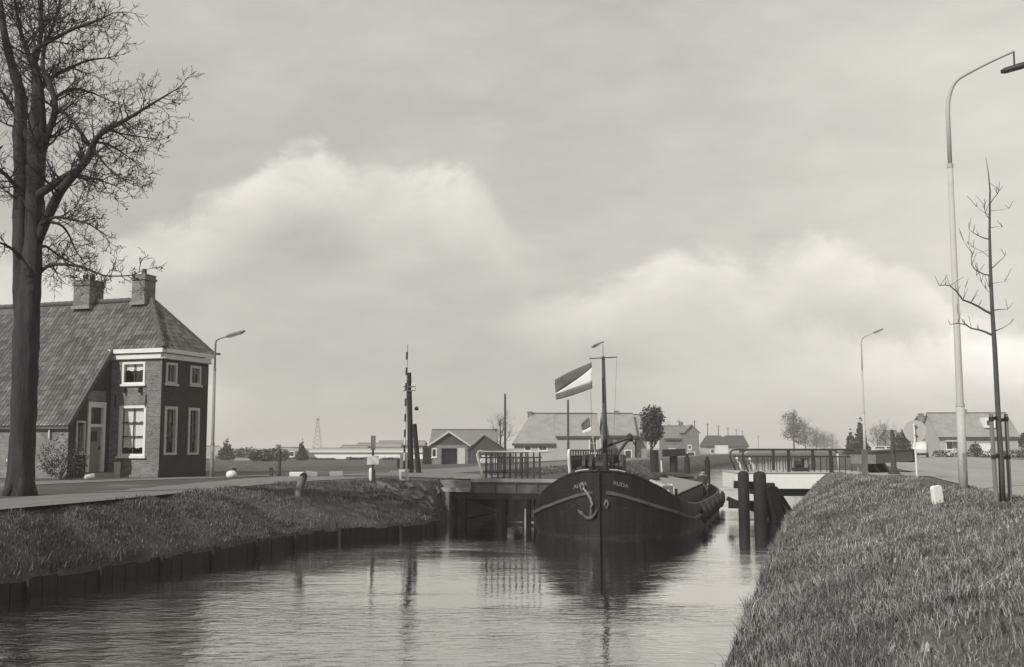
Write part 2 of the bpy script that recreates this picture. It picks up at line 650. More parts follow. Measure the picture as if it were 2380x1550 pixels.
def hull_mat():
    """tarred plating: overlapping strakes and butts with rivet relief, run-down streaks, scuffs and a pale weed line"""
    m, n, b = new_mat('tarred plating')
    oc = n.n('ShaderNodeTexCoord').outputs['Object']
    x, y, z = n.sep(oc)
    st = n.noise(n.mapping(oc, (5.0, 5.0, 0.35)), 1.6, 5.0, 0.65)
    sc = n.noise(n.mapping(oc, (1.0, 0.5, 3.0)), 3.2, 7.0, 0.7)
    v = n.maprange(st, 0.35, 0.7, 0.008, 0.019)
    v = n.math('ADD', v, n.maprange(sc, 0.62, 0.72, 0.0, 0.05, True))
    wl_ = n.math('MULTIPLY', n.maprange(z, 0.02, 0.16, 1.0, 0.0, True), n.maprange(sc, 0.4, 0.6, 0.0, 0.016))
    v = n.math('ADD', v, wl_)
    c = n.mix(1.0, n.xyz(v, v, v), (1.0, 0.975, 0.93, 1), 'MULTIPLY')
    m.node_tree.links.new(c, b.inputs['Base Color'])
    n.set(b.inputs['Roughness'], n.maprange(st, 0.3, 0.7, 0.36, 0.6))
    b.inputs['Specular IOR Level'].default_value = 0.2
    bt = n.n('ShaderNodeTexBrick')
    n.set(bt.inputs['Vector'], n.xyz(n.math('ADD', x, y), z, 0.0))
    bt.inputs['Scale'].default_value = 1.0
    bt.inputs['Brick Width'].default_value = 1.7
    bt.inputs['Row Height'].default_value = 0.42
    bt.inputs['Mortar Size'].default_value = 0.012
    bp = n.n('ShaderNodeBump')
    bp.inputs['Strength'].default_value = 0.5
    bp.inputs['Distance'].default_value = 0.03
    n.set(bp.inputs['Height'], n.math('ADD', n.math('MULTIPLY', bt.outputs['Fac'], 0.6), n.math('ADD', sc, n.math('MULTIPLY', n.noise(oc, 1.1, 2.0, 0.5), 1.6))))
    m.node_tree.links.new(bp.outputs[0], b.inputs['Normal'])
    return m


def glass_mat():
    m = bpy.data.materials.new('window glass')
    m.use_nodes = True
    t = m.node_tree
    t.nodes.clear()
    n = NT(t)
    out = n.n('ShaderNodeOutputMaterial')
    tr = n.n('ShaderNodeBsdfTransparent')
    tr.inputs[0].default_value = (0.98, 0.98, 0.98, 1)
    gl = n.n('ShaderNodeBsdfGlossy')
    gl.inputs['Roughness'].default_value = 0.02
    mx = n.n('ShaderNodeMixShader')
    mx.inputs[0].default_value = 0.05
    t.links.new(tr.outputs[0], mx.inputs[1])
    t.links.new(gl.outputs[0], mx.inputs[2])
    t.links.new(mx.outputs[0], out.inputs[0])
    return m


M = dict(
    ground=ground_mat(), water=water_mat(), glass=glass_mat(),
    road=road_mat('worn asphalt', 0.27), lroad=road_mat('gravelled lane', 0.155), path=simple('pale path', 0.16, 0.9, 0.3, 2.0, 0.3),
    kerb=simple('kerb stone', 0.42, 0.8, 0.15, 3),
    brick=brick_mat('house brick', 0.125), brick_shaded=brick_mat('shaded brick', 0.024, 0.15, 1.3), brick_pale=brick_mat('pale brick', 0.22, 0.2, 1.3),  # canal-side walls get a darker brick with their shade in its colour
    brick_mid=brick_mat('mid brick', 0.15, 0.2, 1.3),
    plaster=simple('limewash', 0.36, 0.85, 0.12, 1.2), plaster_white=simple('white render', 0.62, 0.8, 0.08, 0.8),
    white=simple('white paint', 0.62, 0.55, 0.08, 2.5), cream=simple('weathered and shaded white', 0.45, 0.6, 0.15, 2.5),  # the duller white also puts shade into the canal-side window frames
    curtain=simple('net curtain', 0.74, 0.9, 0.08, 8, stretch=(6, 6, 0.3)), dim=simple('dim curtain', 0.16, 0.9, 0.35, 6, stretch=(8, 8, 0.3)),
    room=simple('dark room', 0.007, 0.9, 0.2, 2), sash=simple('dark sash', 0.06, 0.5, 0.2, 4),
    pane=simple('dark pane', 0.03, 0.08, 0.2, 2, spec=0.5),
    tile=object_random_mat('pantile', 0.078, 0.168), tile_edge=simple('ridge tile', 0.085, 0.8, 0.3, 4),
    roofd=far_roof_mat('dark far roof', 0.055), roofm=far_roof_mat('mid far roof', 0.17), roofl=far_roof_mat('pale far roof', 0.25),
    door=simple('grey door paint', 0.20, 0.5, 0.15, 3),
    iron=simple('black iron', 0.028, 0.55, 0.25, 6, 0.2), iron_mid=simple('grey steel', 0.15, 0.55, 0.25, 4, 0.2),
    hull=hull_mat(), strake=simple('worn grey strake', 0.075, 0.6, 0.4, 5),
    deck=simple('dark deck', 0.05, 0.7, 0.4, 4, 0.2), hatch=simple('pale hatch boards', 0.23, 0.8, 0.25, 5, 0.2, stretch=(1, 8, 1)),
    canvas=simple('dark tarpaulin', 0.045, 0.8, 0.4, 4, 0.4), canvas_pale=simple('pale tarpaulin', 0.5, 0.8, 0.2, 4, 0.3),
    wood=simple('wet dark timber', 0.016, 0.75, 0.45, 5, 0.4, 20, stretch=(1, 1, 0.15)), wood_mid=simple('grey timber', 0.12, 0.8, 0.35, 5, 0.4, 20, stretch=(1, 1, 0.15)),
    wood_pole=simple('creosoted pole', 0.055, 0.8, 0.3, 6, 0.3, 20, stretch=(1, 1, 0.1)),
    concrete=simple('pale concrete', 0.30, 0.8, 0.12, 3, 0.15), concrete_white=simple('concrete mast', 0.38, 0.75, 0.1, 2, 0.1),
    stone=simple('abutment stone', 0.17, 0.9, 0.4, 5, 0.6), girder=simple('grey girder', 0.10, 0.6, 0.3, 3, 0.2), girder_white=simple('white girder', 0.70, 0.5, 0.05, 2),
    bark=simple('bark', 0.032, 0.9, 0.5, 6, 1.0, 22, stretch=(1, 1, 0.25)), twig=simple('twig', 0.022, 0.9, 0.3, 5), twig_far=simple('far twig', 0.05, 0.9, 0.3, 5),
    young=simple('young bark', 0.065, 0.8, 0.3, 8, 0.3), stake=simple('sawn stake', 0.16, 0.8, 0.3, 6, 0.3, 25, stretch=(1, 1, 0.1)), rubber=simple('rubber tie', 0.02, 0.7, 0.2, 4),
    bushm=island_mat('leaves dark', 0.022, 0.075, patch=0.3), bush_l=island_mat('leaves pale', 0.05, 0.14, patch=0.3),
    grass=island_mat('grass blades', 0.05, 0.36, 0.75, patch=0.5, pscale=0.75), grass_l=island_mat('grass left', 0.035, 0.20, 0.75, patch=0.5, pscale=0.7),
    flag_red=simple('flag red as grey', 0.10, 0.8, 0.2, 4), flag_white=simple('flag white', 0.62, 0.8, 0.05, 4), flag_blue=simple('flag blue as grey', 0.12, 0.8, 0.2, 4),
    letter=simple('faded lettering', 0.22, 0.6, 0.3, 9), anchor=simple('worn anchor', 0.17, 0.5, 0.3, 6),
    skin=simple('skin', 0.30, 0.6, 0.1, 5), cloth=simple('dark work clothes', 0.04, 0.9, 0.3, 6), hair=simple('dark hair', 0.02, 0.7, 0.2, 8),
    sign=simple('sign back grey', 0.33, 0.45, 0.06, 3), tyre=simple('tyre', 0.02, 0.85, 0.2, 5), vanw=simple('van pale paint', 0.55, 0.3, 0.05, 2, spec=0.5),
    vang=simple('van grey paint', 0.33, 0.35, 0.06, 2, spec=0.5), lamp=simple('lamp glass', 0.5, 0.2, 0.05, 3), zinc=simple('zinc', 0.2, 0.5, 0.2, 4),
)

# ------------------------------------------------------------------ terrain
def interp(x, xs, ys):
    return np.interp(x, xs, ys)


def bend(s):
    return np.where(s > 150, (np.clip(s, 150, 420) - 150) ** 2 / 1700.0 + np.clip(s - 420, 0, 1e9) * 0.318, 0.0)


def left_edge(s):
    return interp(s, [-30, 29, 31, 32.6, 34.6, 36.6, 47, 52, 1e4], [-13.9, -13.75, -12.7, -11.9, -11.9, -12.95, -13.0, -13.0, -13.2])


def left_crest(s):
    return interp(s, [-30, 17, 27, 33, 36, 38.4, 47, 60, 1e4], [-14.7, -14.75, -16.1, -16.6, -15.4, -13.5, -13.5, -15.0, -15.6])


def right_edge(s):
    return interp(s, [-30, 38, 42, 47, 60, 70, 1e4], [-1.2, -1.15, -1.0, -0.9, -0.4, -1.0, -1.0])


def right_crest(s):
    return interp(s, [-30, 32, 38, 42.5, 46, 60, 75, 1e4], [3.9, 3.9, 2.6, 1.2, 0.9, 0.6, 1.3, 1.3])


def terrain(s, t):
    s = np.asarray(s, float)
    t = np.asarray(t, float) - bend(s)
    le, lc, re, rc = left_edge(s), left_crest(s), right_edge(s), right_crest(s)
    bed = -1.2
    z = np.full(np.broadcast(s, t).shape, bed)
    # left bank: a low vertical lip, then grass up to the crest
    f = np.clip((le - 0.10 - t) / np.maximum(le - 0.10 - lc, 0.05), 0, 1)
    left = 0.36 + (ROADZ - 0.36 - 0.15 * np.clip((28 - s) / 8, 0, 1) * np.clip((t - lc + 0.28) / 0.28, 0, 1)) * (1 - (1 - f) ** 1.35)
    lipf = np.clip((le - t) / 0.10, 0, 1)
    left = np.where(t > le - 0.10, -1.2 + 1.56 * lipf, left)
    drop = np.clip((s - 58) / 40, 0, 1) * np.clip((-t - 22) / 14, 0, 1)
    left = left - 0.65 * drop * drop * (3 - 2 * drop)
    # right bank
    g = np.clip((t - re - 0.10) / np.maximum(rc - re - 0.10, 0.05), 0, 1)
    right = 0.16 + (ROADZ - 0.16) * (0.4 * g + 0.6 * (1 - (1 - g) ** 2))
    rl = np.clip((t - re) / 0.10, 0, 1)
    right = np.where(t < re + 0.10, -1.2 + 1.36 * rl, right)
    # rounded verge on the right crest, slightly above the road
    hump = np.exp(-((t - rc) / 0.7) ** 2) * 0.03
    z = np.where(t <= le, left, z)
    z = np.where(t >= re, right + hump, z)
    # gentle unevenness off the roads
    w = 0.045 * np.sin(1.7 * s + 0.6 * t) * np.sin(0.9 * t - 0.5 * s) + 0.03 * np.sin(4.1 * s + 1.3) * np.sin(3.3 * t)
    onb = ((t < le - 0.15) & (t > lc - 0.3)) | ((t > re + 0.15) & (t < rc + 0.2))
    return z + np.where(onb, w, 0.0)


def tz(x, y):
    return float(terrain(x * AL.x + y * AL.y, x * RT.x + y * RT.y))


def build_terrain():
    s = [-14.0]
    while s[-1] < 70: s.append(s[-1] + 0.45)
    while s[-1] < 2600: s.append(s[-1] * 1.045 + 0.3)
    t = np.concatenate([-np.geomspace(2200, 24, 46), np.arange(-23.5, -10.6, 0.22), np.arange(-10.5, -2, 1.2), np.arange(-1.9, 7.5, 0.2), np.geomspace(8, 2400, 52)])
    # extra rows hugging the two lips
    t = np.array(sorted(set(np.round(t, 3).tolist())))
    S, T = np.meshgrid(np.array(s), t, indexing='ij')
    # follow the canal's bend far away
    T2 = T + bend(S)
    # snap columns on to the lips so that the banks stay crisp
    for edge, sg in ((left_edge, -1), (right_edge, 1)):
        for off in (0.0, 0.10):
            e = edge(S[:, 0])
            for i in range(S.shape[0]):
                j = int(np.argmin(np.abs(T[i] - (e[i] + sg * off))))
                T2[i, j] = e[i] + sg * off + bend(S[i, 0])
    T2 = np.sort(T2, axis=1)
    Z = terrain(S, T2)
    X = S * AL.x + T2 * RT.x
    Y = S * AL.y + T2 * RT.y
    V = np.stack([X, Y, Z], -1).reshape(-1, 3)
    ns, nt = S.shape
    idx = np.arange(ns * nt).reshape(ns, nt)
    Q = np.stack([idx[:-1, :-1], idx[:-1, 1:], idx[1:, 1:], idx[1:, :-1]], -1).reshape(-1, 4)[:, ::-1]
    me = np_mesh('ground', V, Q, None, M['ground'])
    me.polygons.foreach_set('use_smooth', [True] * len(me.polygons))
    o = bpy.data.objects.new('ground', me)
    COL.objects.link(o)
    tag(o, kind='structure')


build_terrain()


def hit(u, v):
    """where the line of sight through this point meets the ground"""
    r = ray(u, v)
    d = 6.0
    while d < 400:
        p = Vector((r.x, r.y, r.z)) * (d / r.y) + Vector((0, 0, EYE))
        if p.z <= tz(p.x, p.y): return p
        d += .05
    return p


def strip(name, pts_l, pts_r, z, mat, kind='structure', parent=None, rough=0.0):
    mb = MB()
    if rough:
        # a worn, uneven edge: resample both sides and let them wander
        r = random.Random(len(pts_l))
        def fine(pts):
            out = []
            for i in range(len(pts) - 1):
                a, b = Vector((pts[i][0], pts[i][1])), Vector((pts[i + 1][0], pts[i + 1][1]))
                d = b - a
                k = 12
                w = Vector((-d.y, d.x)).normalized()
                for q in range(k):
                    out.append(a.lerp(b, q / k) + w * max(-1.6, min(1.6, r.gauss(0, 1))) * min(rough, .25 * d.length / k))
            out.append(Vector((pts[-1][0], pts[-1][1])))
            return out
        pts_l, pts_r = fine(pts_l), fine(pts_r)
    for i in range(len(pts_l) - 1):
        a, b, c, d = pts_l[i], pts_r[i], pts_r[i + 1], pts_l[i + 1]
        mb.quad((a[0], a[1], z), (b[0], b[1], z), (c[0], c[1], z), (d[0], d[1], z))
    o = mb.build(name, mat)
    return tag(o, kind=kind)


# dark planking added along the left bank's foot to deepen its shade
rv = MB()
sv = np.arange(-6, 37, .42)
r_ = random.Random(6)
for i in range(len(sv) - 1):
    a0, a1 = float(left_edge(sv[i])) + .03, float(left_edge(sv[i + 1] - .02)) + .03
    P0, P1 = ST(sv[i], a0 + r_.uniform(-.012, .012)), ST(sv[i + 1] - .02, a1 + r_.uniform(-.012, .012))
    hgt = 1.08 + r_.uniform(-.05, .03) - (.10 if r_.random() < .06 else 0)
    rv.beam((P0.x, P0.y, -.74 + hgt / 2), (P1.x, P1.y, -.74 + hgt / 2), .05, hgt)
    if i % 5 == 0:
        Q = P0 + RT * .07
        rv.tube([(Q.x, Q.y, -.8), (Q.x, Q.y, .30 + r_.uniform(-.1, .15))], .06, 7)
tag(rv.build('bank_shade_planks', M['wood']), kind='structure')

# water sheet along the canal and round its bend
wl, wr = [], []
for s in list(range(-14, 151, 15)) + list(range(180, 900, 30)):
    b = float(bend(np.float64(s)))
    wl.append(ST(s, -16 + b)); wr.append(ST(s, 1.5 + b))
strip('water', wl, wr, 0.0, M['water'])

# right-hand road, from behind the photographer to the vanishing point
rl_, rr_ = [], []
for s in [-14, 0, 15, 30, 45, 60, 80, 110, 150] + list(range(190, 1300, 60)):
    b = float(bend(np.float64(s)))
    rl_.append(ST(s, 4.55 + b)); rr_.append(ST(s, 17.2 + b))
strip('road', rl_, rr_, ROADZ + 0.024, M['road'])
# road to the bridge on the right bank
strip('road', [ST(49.5, 1.4), ST(48.6, 4.54)], [ST(56, 0.9), ST(56, 4.54)], ROADZ + 0.028, M['road'])
kb = MB()
for i in range(len(rr_) - 1):
    for q in (rr_,):
        p0, p1 = q[i], q[i + 1]
        kb.beam((p0[0], p0[1], ROADZ + 0.06), (p1[0], p1[1], ROADZ + 0.06), 0.16, 0.14)
tag(kb.build('kerb', M['kerb']), kind='structure')
# pavement beyond the kerb and the grass strip before the gardens
strip('pavement', [ST(-14, 20.2), ST(60, 20.2), ST(150, 20.2)], [ST(-14, 22), ST(60, 22), ST(150, 22)], ROADZ + 0.016, M['path'])

# left lane: comes past the tree, swings right to the bridge
near = [ST(2, -15.05), ST(17, -15.1), gp(250, 1165), gp(480, 1141), gp(620, 1127), gp(720, 1119), gp(850, 1112), gp(925, 1109)]
farp = [ST(2, -18.6), ST(19, -18.0), gp(250, 1143), gp(480, 1121), gp(620, 1109), gp(720, 1104.5), gp(850, 1101), gp(940, 1098)]
def by_s(pts, sv):
    q = sorted((p.x * AL.x + p.y * AL.y, p.x * RT.x + p.y * RT.y) for p in pts)
    return np.interp(sv, [a for a, _ in q], [b for _, b in q])


sv_ = np.arange(2, 42.6, 1.0)
r_ = random.Random(2)
ln_, lf_ = by_s(near, sv_), by_s(farp, sv_)
strip('road', [ST(a, b + r_.uniform(-.10, .10)) for a, b in zip(sv_, ln_)], [ST(a, b + r_.uniform(-.2, .2)) for a, b in zip(sv_, lf_)], ROADZ + 0.02, M['lroad'])
# lane continuing along the far left bank
a_, b_ = [], []
for s in [44, 50, 60, 80, 110, 150] + list(range(190, 900, 60)):
    b = float(bend(np.float64(s)))
    a_.append(ST(s, -16.2 + b)); b_.append(ST(s, -20.6 + b))
strip('road', b_, a_, ROADZ + 0.012, M['lroad'])
# bridge approach between lane and abutment
strip('road', [gp(925, 1109), ST(39.2, -12.2)], [gp(905, 1094), ST(44.8, -12.2)], ROADZ + 0.03, M['lroad'])
# path in front of the brick house
strip('path', [gp(-60, 1136), gp(130, 1125), gp(300, 1118), gp(480, 1112), gp(640, 1106)], [gp(-60, 1126), gp(130, 1117.5), gp(300, 1113.5), gp(480, 1109.0), gp(640, 1103.4)], ROADZ + 0.016, M['path'])
# thin low kerb line running on beside the field
fk = MB()
q0, q1 = gp(478, 1106.5), gp(900, 1099)
fk.beam((q0.x, q0.y, ROADZ + 0.05), (q1.x, q1.y, ROADZ + 0.05), 0.12, 0.12)
tag(fk.build('kerb', M['concrete']), kind='structure')

# ------------------------------------------------------------------ grass (nobody could count it)
def grass(name, mat, areas, seed):
    """areas: (s0,s1,t0f,t1f,density,height,width)"""
    r = np.random.default_rng(seed)
    V = []; 
    for (s0, s1, f0, f1, dens, hh, ww) in areas:
        smp = np.linspace(s0, s1, 40)
        w = np.mean(f1(smp) - f0(smp))
        n = int((s1 - s0) * w * dens)
        s = r.uniform(s0, s1, n)
        # tufts: blades gather round tuft centres
        t = f0(s) + (f1(s) - f0(s)) * r.uniform(0, 1, n)
        nt_ = max(8, int(n / 14))
        k = r.integers(0, nt_, n)
        tuft_s = r.uniform(s0, s1, nt_); tuft_f = r.uniform(0, 1, nt_)
        mixm = r.uniform(0, 1, n) < 0.6
        s = np.where(mixm, tuft_s[k] + r.normal(0, 0.07, n), s)
        t = np.where(mixm, f0(s) + (f1(s) - f0(s)) * tuft_f[k] + r.normal(0, 0.07, n), t)
        thin = np.sin(0.83 * s + 1.9 * np.sin(0.61 * t + 1)) + np.sin(1.37 * t - 0.9 * s + 1.1 * np.sin(0.53 * s)) + 0.6 * np.sin(3.1 * s + 2.2 * t)
        ok = (t > f0(s) - 0.12) & (t < f1(s) + 0.1) & (r.uniform(0, 1, n) < np.clip(0.72 + 0.33 * thin, 0.16, 1))
        s, t, k = s[ok], t[ok], k[ok]
        n = len(s)
        z = terrain(s, t)
        clump = 0.5 + 0.5 * np.sin(1.9 * s + 2.3 * np.sin(1.1 * t)) * np.sin(2.3 * t + 1.7 * np.sin(0.8 * s))
        big = 0.65 + 0.7 * ((np.sin(k * 12.9898) * 43758.5453) % 1.0)
        h = hh * (0.35 + 0.95 * clump) * r.uniform(0.5, 1.25, n) * big
        x = s * AL.x + t * RT.x; y = s * AL.y + t * RT.y
        a = r.uniform(0, 2 * np.pi, n)
        lean_a = r.uniform(0, 2 * np.pi, n)
        lean = h * r.uniform(0.15, 0.95, n)
        wx, wy = np.cos(a) * ww * r.uniform(0.6, 1.4, n) / 2, np.sin(a) * ww * r.uniform(0.6, 1.4, n) / 2
        lx, ly = np.cos(lean_a) * lean, np.sin(lean_a) * lean
        P = np.zeros((n, 5, 3))
        P[:, 0] = np.stack([x - wx, y - wy, z - 0.02], -1)
        P[:, 1] = np.stack([x + wx, y + wy, z - 0.02], -1)
        P[:, 2] = np.stack([x + wx * .75 + lx * .38, y + wy * .75 + ly * .38, z + h * .6], -1)
        P[:, 3] = np.stack([x - wx * .75 + lx * .38, y - wy * .75 + ly * .38, z + h * .6], -1)
        P[:, 4] = np.stack([x + lx, y + ly, z + h * np.sqrt(np.clip(1.1 - (lean / h) ** 2 * 0.55, 0.2, 1))], -1)
        V.append(P)
    P = np.concatenate(V)
    n = len(P)
    base = np.arange(n)[:, None] * 5
    Q = base + np.array([[0, 1, 2, 3]])
    T = base + np.array([[3, 2, 4]])
    o = bpy.data.objects.new(name, np_mesh(name, P.reshape(-1, 3), Q, T, mat))
    COL.objects.link(o)
    return tag(o, kind='stuff')


f_re = lambda s: right_edge(s) + 0.03
f_rc = lambda s: np.where(s > 43, 3.9 - np.clip(s - 48.0, 0, 2) * 1.3, np.minimum(right_crest(s) + 0.9, 4.5))
gr = grass('grass', M['grass'], [
    (5.0, 13.0, f_re, f_rc, 1900, 0.13, 0.009),
    (5.0, 13.0, f_re, f_rc, 60, 0.30, 0.008),
    (13.0, 20.0, f_re, f_rc, 1300, 0.125, 0.011),
    (13.0, 24.0, f_re, f_rc, 45, 0.28, 0.010),
    (5.0, 24.0, f_re, f_rc, 55, 0.085, 0.045),
    (5.0, 45.0, lambda s: right_edge(s) + 0.02, lambda s: right_edge(s) + 0.28, 260, 0.30, 0.012),
    (20.0, 31.0, f_re, f_rc, 900, 0.105, 0.015),
    (31.0, 52.0, f_re, f_rc, 650, 0.10, 0.02),
], 3)
tag(gr, 'rough tufted grass on the right-hand canal bank', 'grass')
f_lc = lambda s: left_crest(s) - 0.12
f_le = lambda s: left_edge(s) - 0.06
gl_ = grass('grass', M['grass_l'], [
    (8.0, 20.0, f_lc, f_le, 1700, 0.095, 0.011),
    (20.0, 40.0, f_lc, f_le, 1100, 0.10, 0.015),
    (8.0, 36.0, lambda s: left_edge(s) - 0.22, lambda s: left_edge(s) + 0.05, 420, 0.20, 0.013),
    (56.0, 100.0, lambda s: left_crest(s) - 0.2, f_le, 220, 0.11, 0.035),
], 4)
tag(gl_, 'long dark grass on the left-hand canal bank', 'grass')

# ------------------------------------------------------------------ building helpers
ZV = Vector((0, 0, 1))


def window(parent, O, U, N, w, h, cols=2, bars=(0.42,), depth=0.10, frame_w=0.10, mat='white', sill=True, curtain=None, bar_mat='sash', dark=True, name='window'):
    """O = lower left of the opening on the wall face. Frame is the part; panes, sash bars, sill its sub-parts"""
    fr = MB()
    n0, n1 = -depth, 0.03
    fr.obox(O, U, N, (0, frame_w), (n0, n1), (0, h))
    fr.obox(O, U, N, (w - frame_w, w), (n0, n1), (0, h))
    fr.obox(O, U, N, (frame_w, w - frame_w), (n0, n1), (h - frame_w, h))
    fr.obox(O, U, N, (frame_w, w - frame_w), (n0, n1), (0, frame_w * 0.8))
    f = fr.build(name, M[mat], parent)
    iw0, iw1, iz0, iz1 = frame_w, w - frame_w, frame_w * 0.8, h - frame_w
    sb = MB()
    b = 0.035
    rows = [0.0] + list(bars) + [1.0]
    for k in range(1, cols):
        c = iw0 + (iw1 - iw0) * k / cols
        sb.obox(O, U, N, (c - b / 2, c + b / 2), (-depth, -depth + 0.045), (iz0, iz1))
    for q in bars:
        c = iz0 + (iz1 - iz0) * q
        sb.obox(O, U, N, (iw0, iw1), (-depth - 0.004, -depth + 0.05), (c - b * 0.7, c + b * 0.7))
    if cols > 1 or bars:
        sb.build('sash_bar', M[bar_mat], f)
    for i in range(cols):
        for j in range(len(rows) - 1):
            a0 = iw0 + (iw1 - iw0) * i / cols; a1 = iw0 + (iw1 - iw0) * (i + 1) / cols
            c0 = iz0 + (iz1 - iz0) * rows[j]; c1 = iz0 + (iz1 - iz0) * rows[j + 1]
            MB().obox(O, U, N, (a0 + .004, a1 - .004), (-depth + 0.012, -depth + 0.018), (c0 + .004, c1 - .004)).build('pane', M['glass' if curtain is not None else 'pane'], f)
    if sill:
        MB().obox(O, U, N, (-0.06, w + 0.06), (-0.02, 0.09), (-0.09, -0.003)).build('sill', M[mat], f)
    if curtain is not None:
        # a dark room behind and hanging curtains (u0,u1,z0,z1,material) as fractions of the opening
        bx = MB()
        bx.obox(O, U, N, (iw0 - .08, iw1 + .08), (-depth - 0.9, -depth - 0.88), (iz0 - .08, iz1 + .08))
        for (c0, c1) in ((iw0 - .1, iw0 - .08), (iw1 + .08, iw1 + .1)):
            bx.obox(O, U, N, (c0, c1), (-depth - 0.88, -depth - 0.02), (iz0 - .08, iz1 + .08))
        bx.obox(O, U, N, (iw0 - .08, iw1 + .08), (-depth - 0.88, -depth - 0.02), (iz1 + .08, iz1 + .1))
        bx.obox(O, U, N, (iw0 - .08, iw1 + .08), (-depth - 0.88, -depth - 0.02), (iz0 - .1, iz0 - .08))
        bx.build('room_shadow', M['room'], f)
        for (u0, u1, z0, z1, cm) in curtain:
            cb = MB()
            k = 14
            ua = iw0 + (iw1 - iw0) * u0; ub = iw0 + (iw1 - iw0) * u1
            za = iz0 + (iz1 - iz0) * z0; zb = iz0 + (iz1 - iz0) * z1
            Ov = Vector(O); Uv = Vector(U); Nv = Vector(N)
            for i in range(k):
                p = []
                for q in (i, i + 1):
                    uu = ua + (ub - ua) * q / k
                    nn = -depth - 0.035 + 0.012 * math.sin(q * 2.4)
                    p.append(Ov + Uv * uu + Nv * nn)
                hem = 0.02 * math.sin(i * 1.3)
                cb.quad(p[0] + ZV * (za + hem), p[1] + ZV * (za + hem), p[1] + ZV * zb, p[0] + ZV * zb)
            cb.build('curtain', M[cm], f)
    return f


def gable_roof(x0, x1, ymid, half, z_eave, z_ridge, over=0.2, hip0=0.0, hip1=0.0, th=0.12):
    """ridge along local x; returns MB of two slopes (+ hips)"""
    mb = MB()
    h = half + over
    slope = (z_ridge - z_eave) / half
    ze = z_eave - over * slope
    a, b = x0 - over, x1 + over
    ra, rb = a + hip0, b - hip1
    for zo, fl in ((0, False), (-th, True)):
        v = [(a, ymid - h, ze + zo), (b, ymid - h, ze + zo), (rb, ymid, z_ridge + zo), (ra, ymid, z_ridge + zo), (a, ymid + h, ze + zo), (b, ymid + h, ze + zo)]
        f = [(0, 1, 2, 3), (5, 4, 3, 2)]
        if hip0: f.append((4, 0, 3))
        if hip1: f.append((1, 5, 2))
        if fl: f = [tuple(reversed(q)) for q in f]
        mb.add(v, f)
    n = 6
    o = 0
    for (i, j) in ((0, 1), (5, 4), (1, 2), (2, 5), (4, 3), (3, 0), (4, 0), (1, 5)):
        if (i, j) in ((1, 2), (2, 5)) and hip1: continue
        if (i, j) in ((4, 3), (3, 0)) and hip0: continue
        if (i, j) == (4, 0) and not hip0: continue
        if (i, j) == (1, 5) and not hip1: continue
        mb.f.append((o + i, o + n + i, o + n + j, o + j))
    return mb


def simple_house(name, loc, rz, L, W, ze, zr, wall, roof, label, cat='house', hip=(0, 0), windows=(), doors=(), chimneys=(), over=0.25, fascia='sash', group=None, gable='same'):
    """local: long front along +x from 0..L at y=0 facing -y, depth W to +y"""
    t = thing(name, loc, rz, label, cat, group)
    X = Vector((1, 0, 0)); Yv = Vector((0, 1, 0))
    fo = [(w[1], w[1] + w[3], w[2], w[2] + w[4]) for w in windows if w[0] == 'f'] + [(d[1], d[1] + d[3], 0.0, d[4]) for d in doors if d[0] == 'f']
    lo = [(w[1], w[1] + w[3], w[2], w[2] + w[4]) for w in windows if w[0] == 'l']
    wb = MB()
    wb.wall((0, 0, 0), X, -Yv, L, ze, fo)
    wb.wall((0, W, 0), -Yv, -X, W, ze, [(W - o[1], W - o[0], o[2], o[3]) for o in []] + lo)
    wb.wall((L, 0, 0), Yv, X, W, ze)
    wb.wall((L, W, 0), -X, Yv, L, ze)
    wb.build('wall', M[wall], t)
    if not hip[0] or not hip[1]:
        gb = MB()
        if not hip[0]: gb.add([(0, 0, ze), (0, W, ze), (0, W / 2, zr - 0.08)], [(2, 1, 0)])
        if not hip[1]: gb.add([(L, 0, ze), (L, W, ze), (L, W / 2, zr - 0.08)], [(0, 1, 2)])
        gb.build('gable', M[wall if gable == 'same' else gable], t)
    r = gable_roof(0, L, W / 2, W / 2, ze, zr, over, hip[0], hip[1]).build('roof', M[roof], t)
    rd = MB()
    rd.tube([(-over + hip[0], W / 2, zr + 0.02), (L + over - hip[1], W / 2, zr + 0.02)], 0.10, 6)
    rd.build('ridge', M['tile_edge'], r)
    if fascia:
        sl = (zr - ze) / (W / 2)
        fb = MB()
        fb.box(-over, L + over, -over - 0.08, -over - 0.005, ze - over * sl - 0.22, ze - over * sl + 0.03)
        fb.build('gutter', M[fascia], t)
    for (cx, w, h, mm) in chimneys:
        c = MB()
        c.box(cx - w / 2, cx + w / 2, W / 2 - w / 2, W / 2 + w / 2, zr - 0.5, zr + h)
        c.box(cx - w / 2 - .05, cx + w / 2 + .05, W / 2 - w / 2 - .05, W / 2 + w / 2 + .05, zr + h - 0.18, zr + h - 0.08)
        c.build('chimney', M[mm], r)
    for w in windows:
        side, u, z, ww, hh = w[:5]
        kw = w[5] if len(w) > 5 else {}
        if side == 'f':
            window(t, (u, 0, z), X, -Yv, ww, hh, **kw)
        elif side == 'l':
            window(t, (0, W - u, z), -Yv, -X, ww, hh, **kw)
    for d in doors:
        side, u, _, ww, hh = d[:5]
        mm = d[5]
        db = MB()
        db.obox((u, 0, 0), X, -Yv, (0.0, ww), (-0.12, -0.06), (0.0, hh))
        dd = db.build('door', M[mm], t)
        rb = MB()
        for k in range(1, 4):
            rb.obox((u, 0, 0), X, -Yv, (ww * k / 4 - .02, ww * k / 4 + .02), (-0.06, -0.045), (0.05, hh - .05))
        rb.build('door_rib', M[mm], dd)
    return t


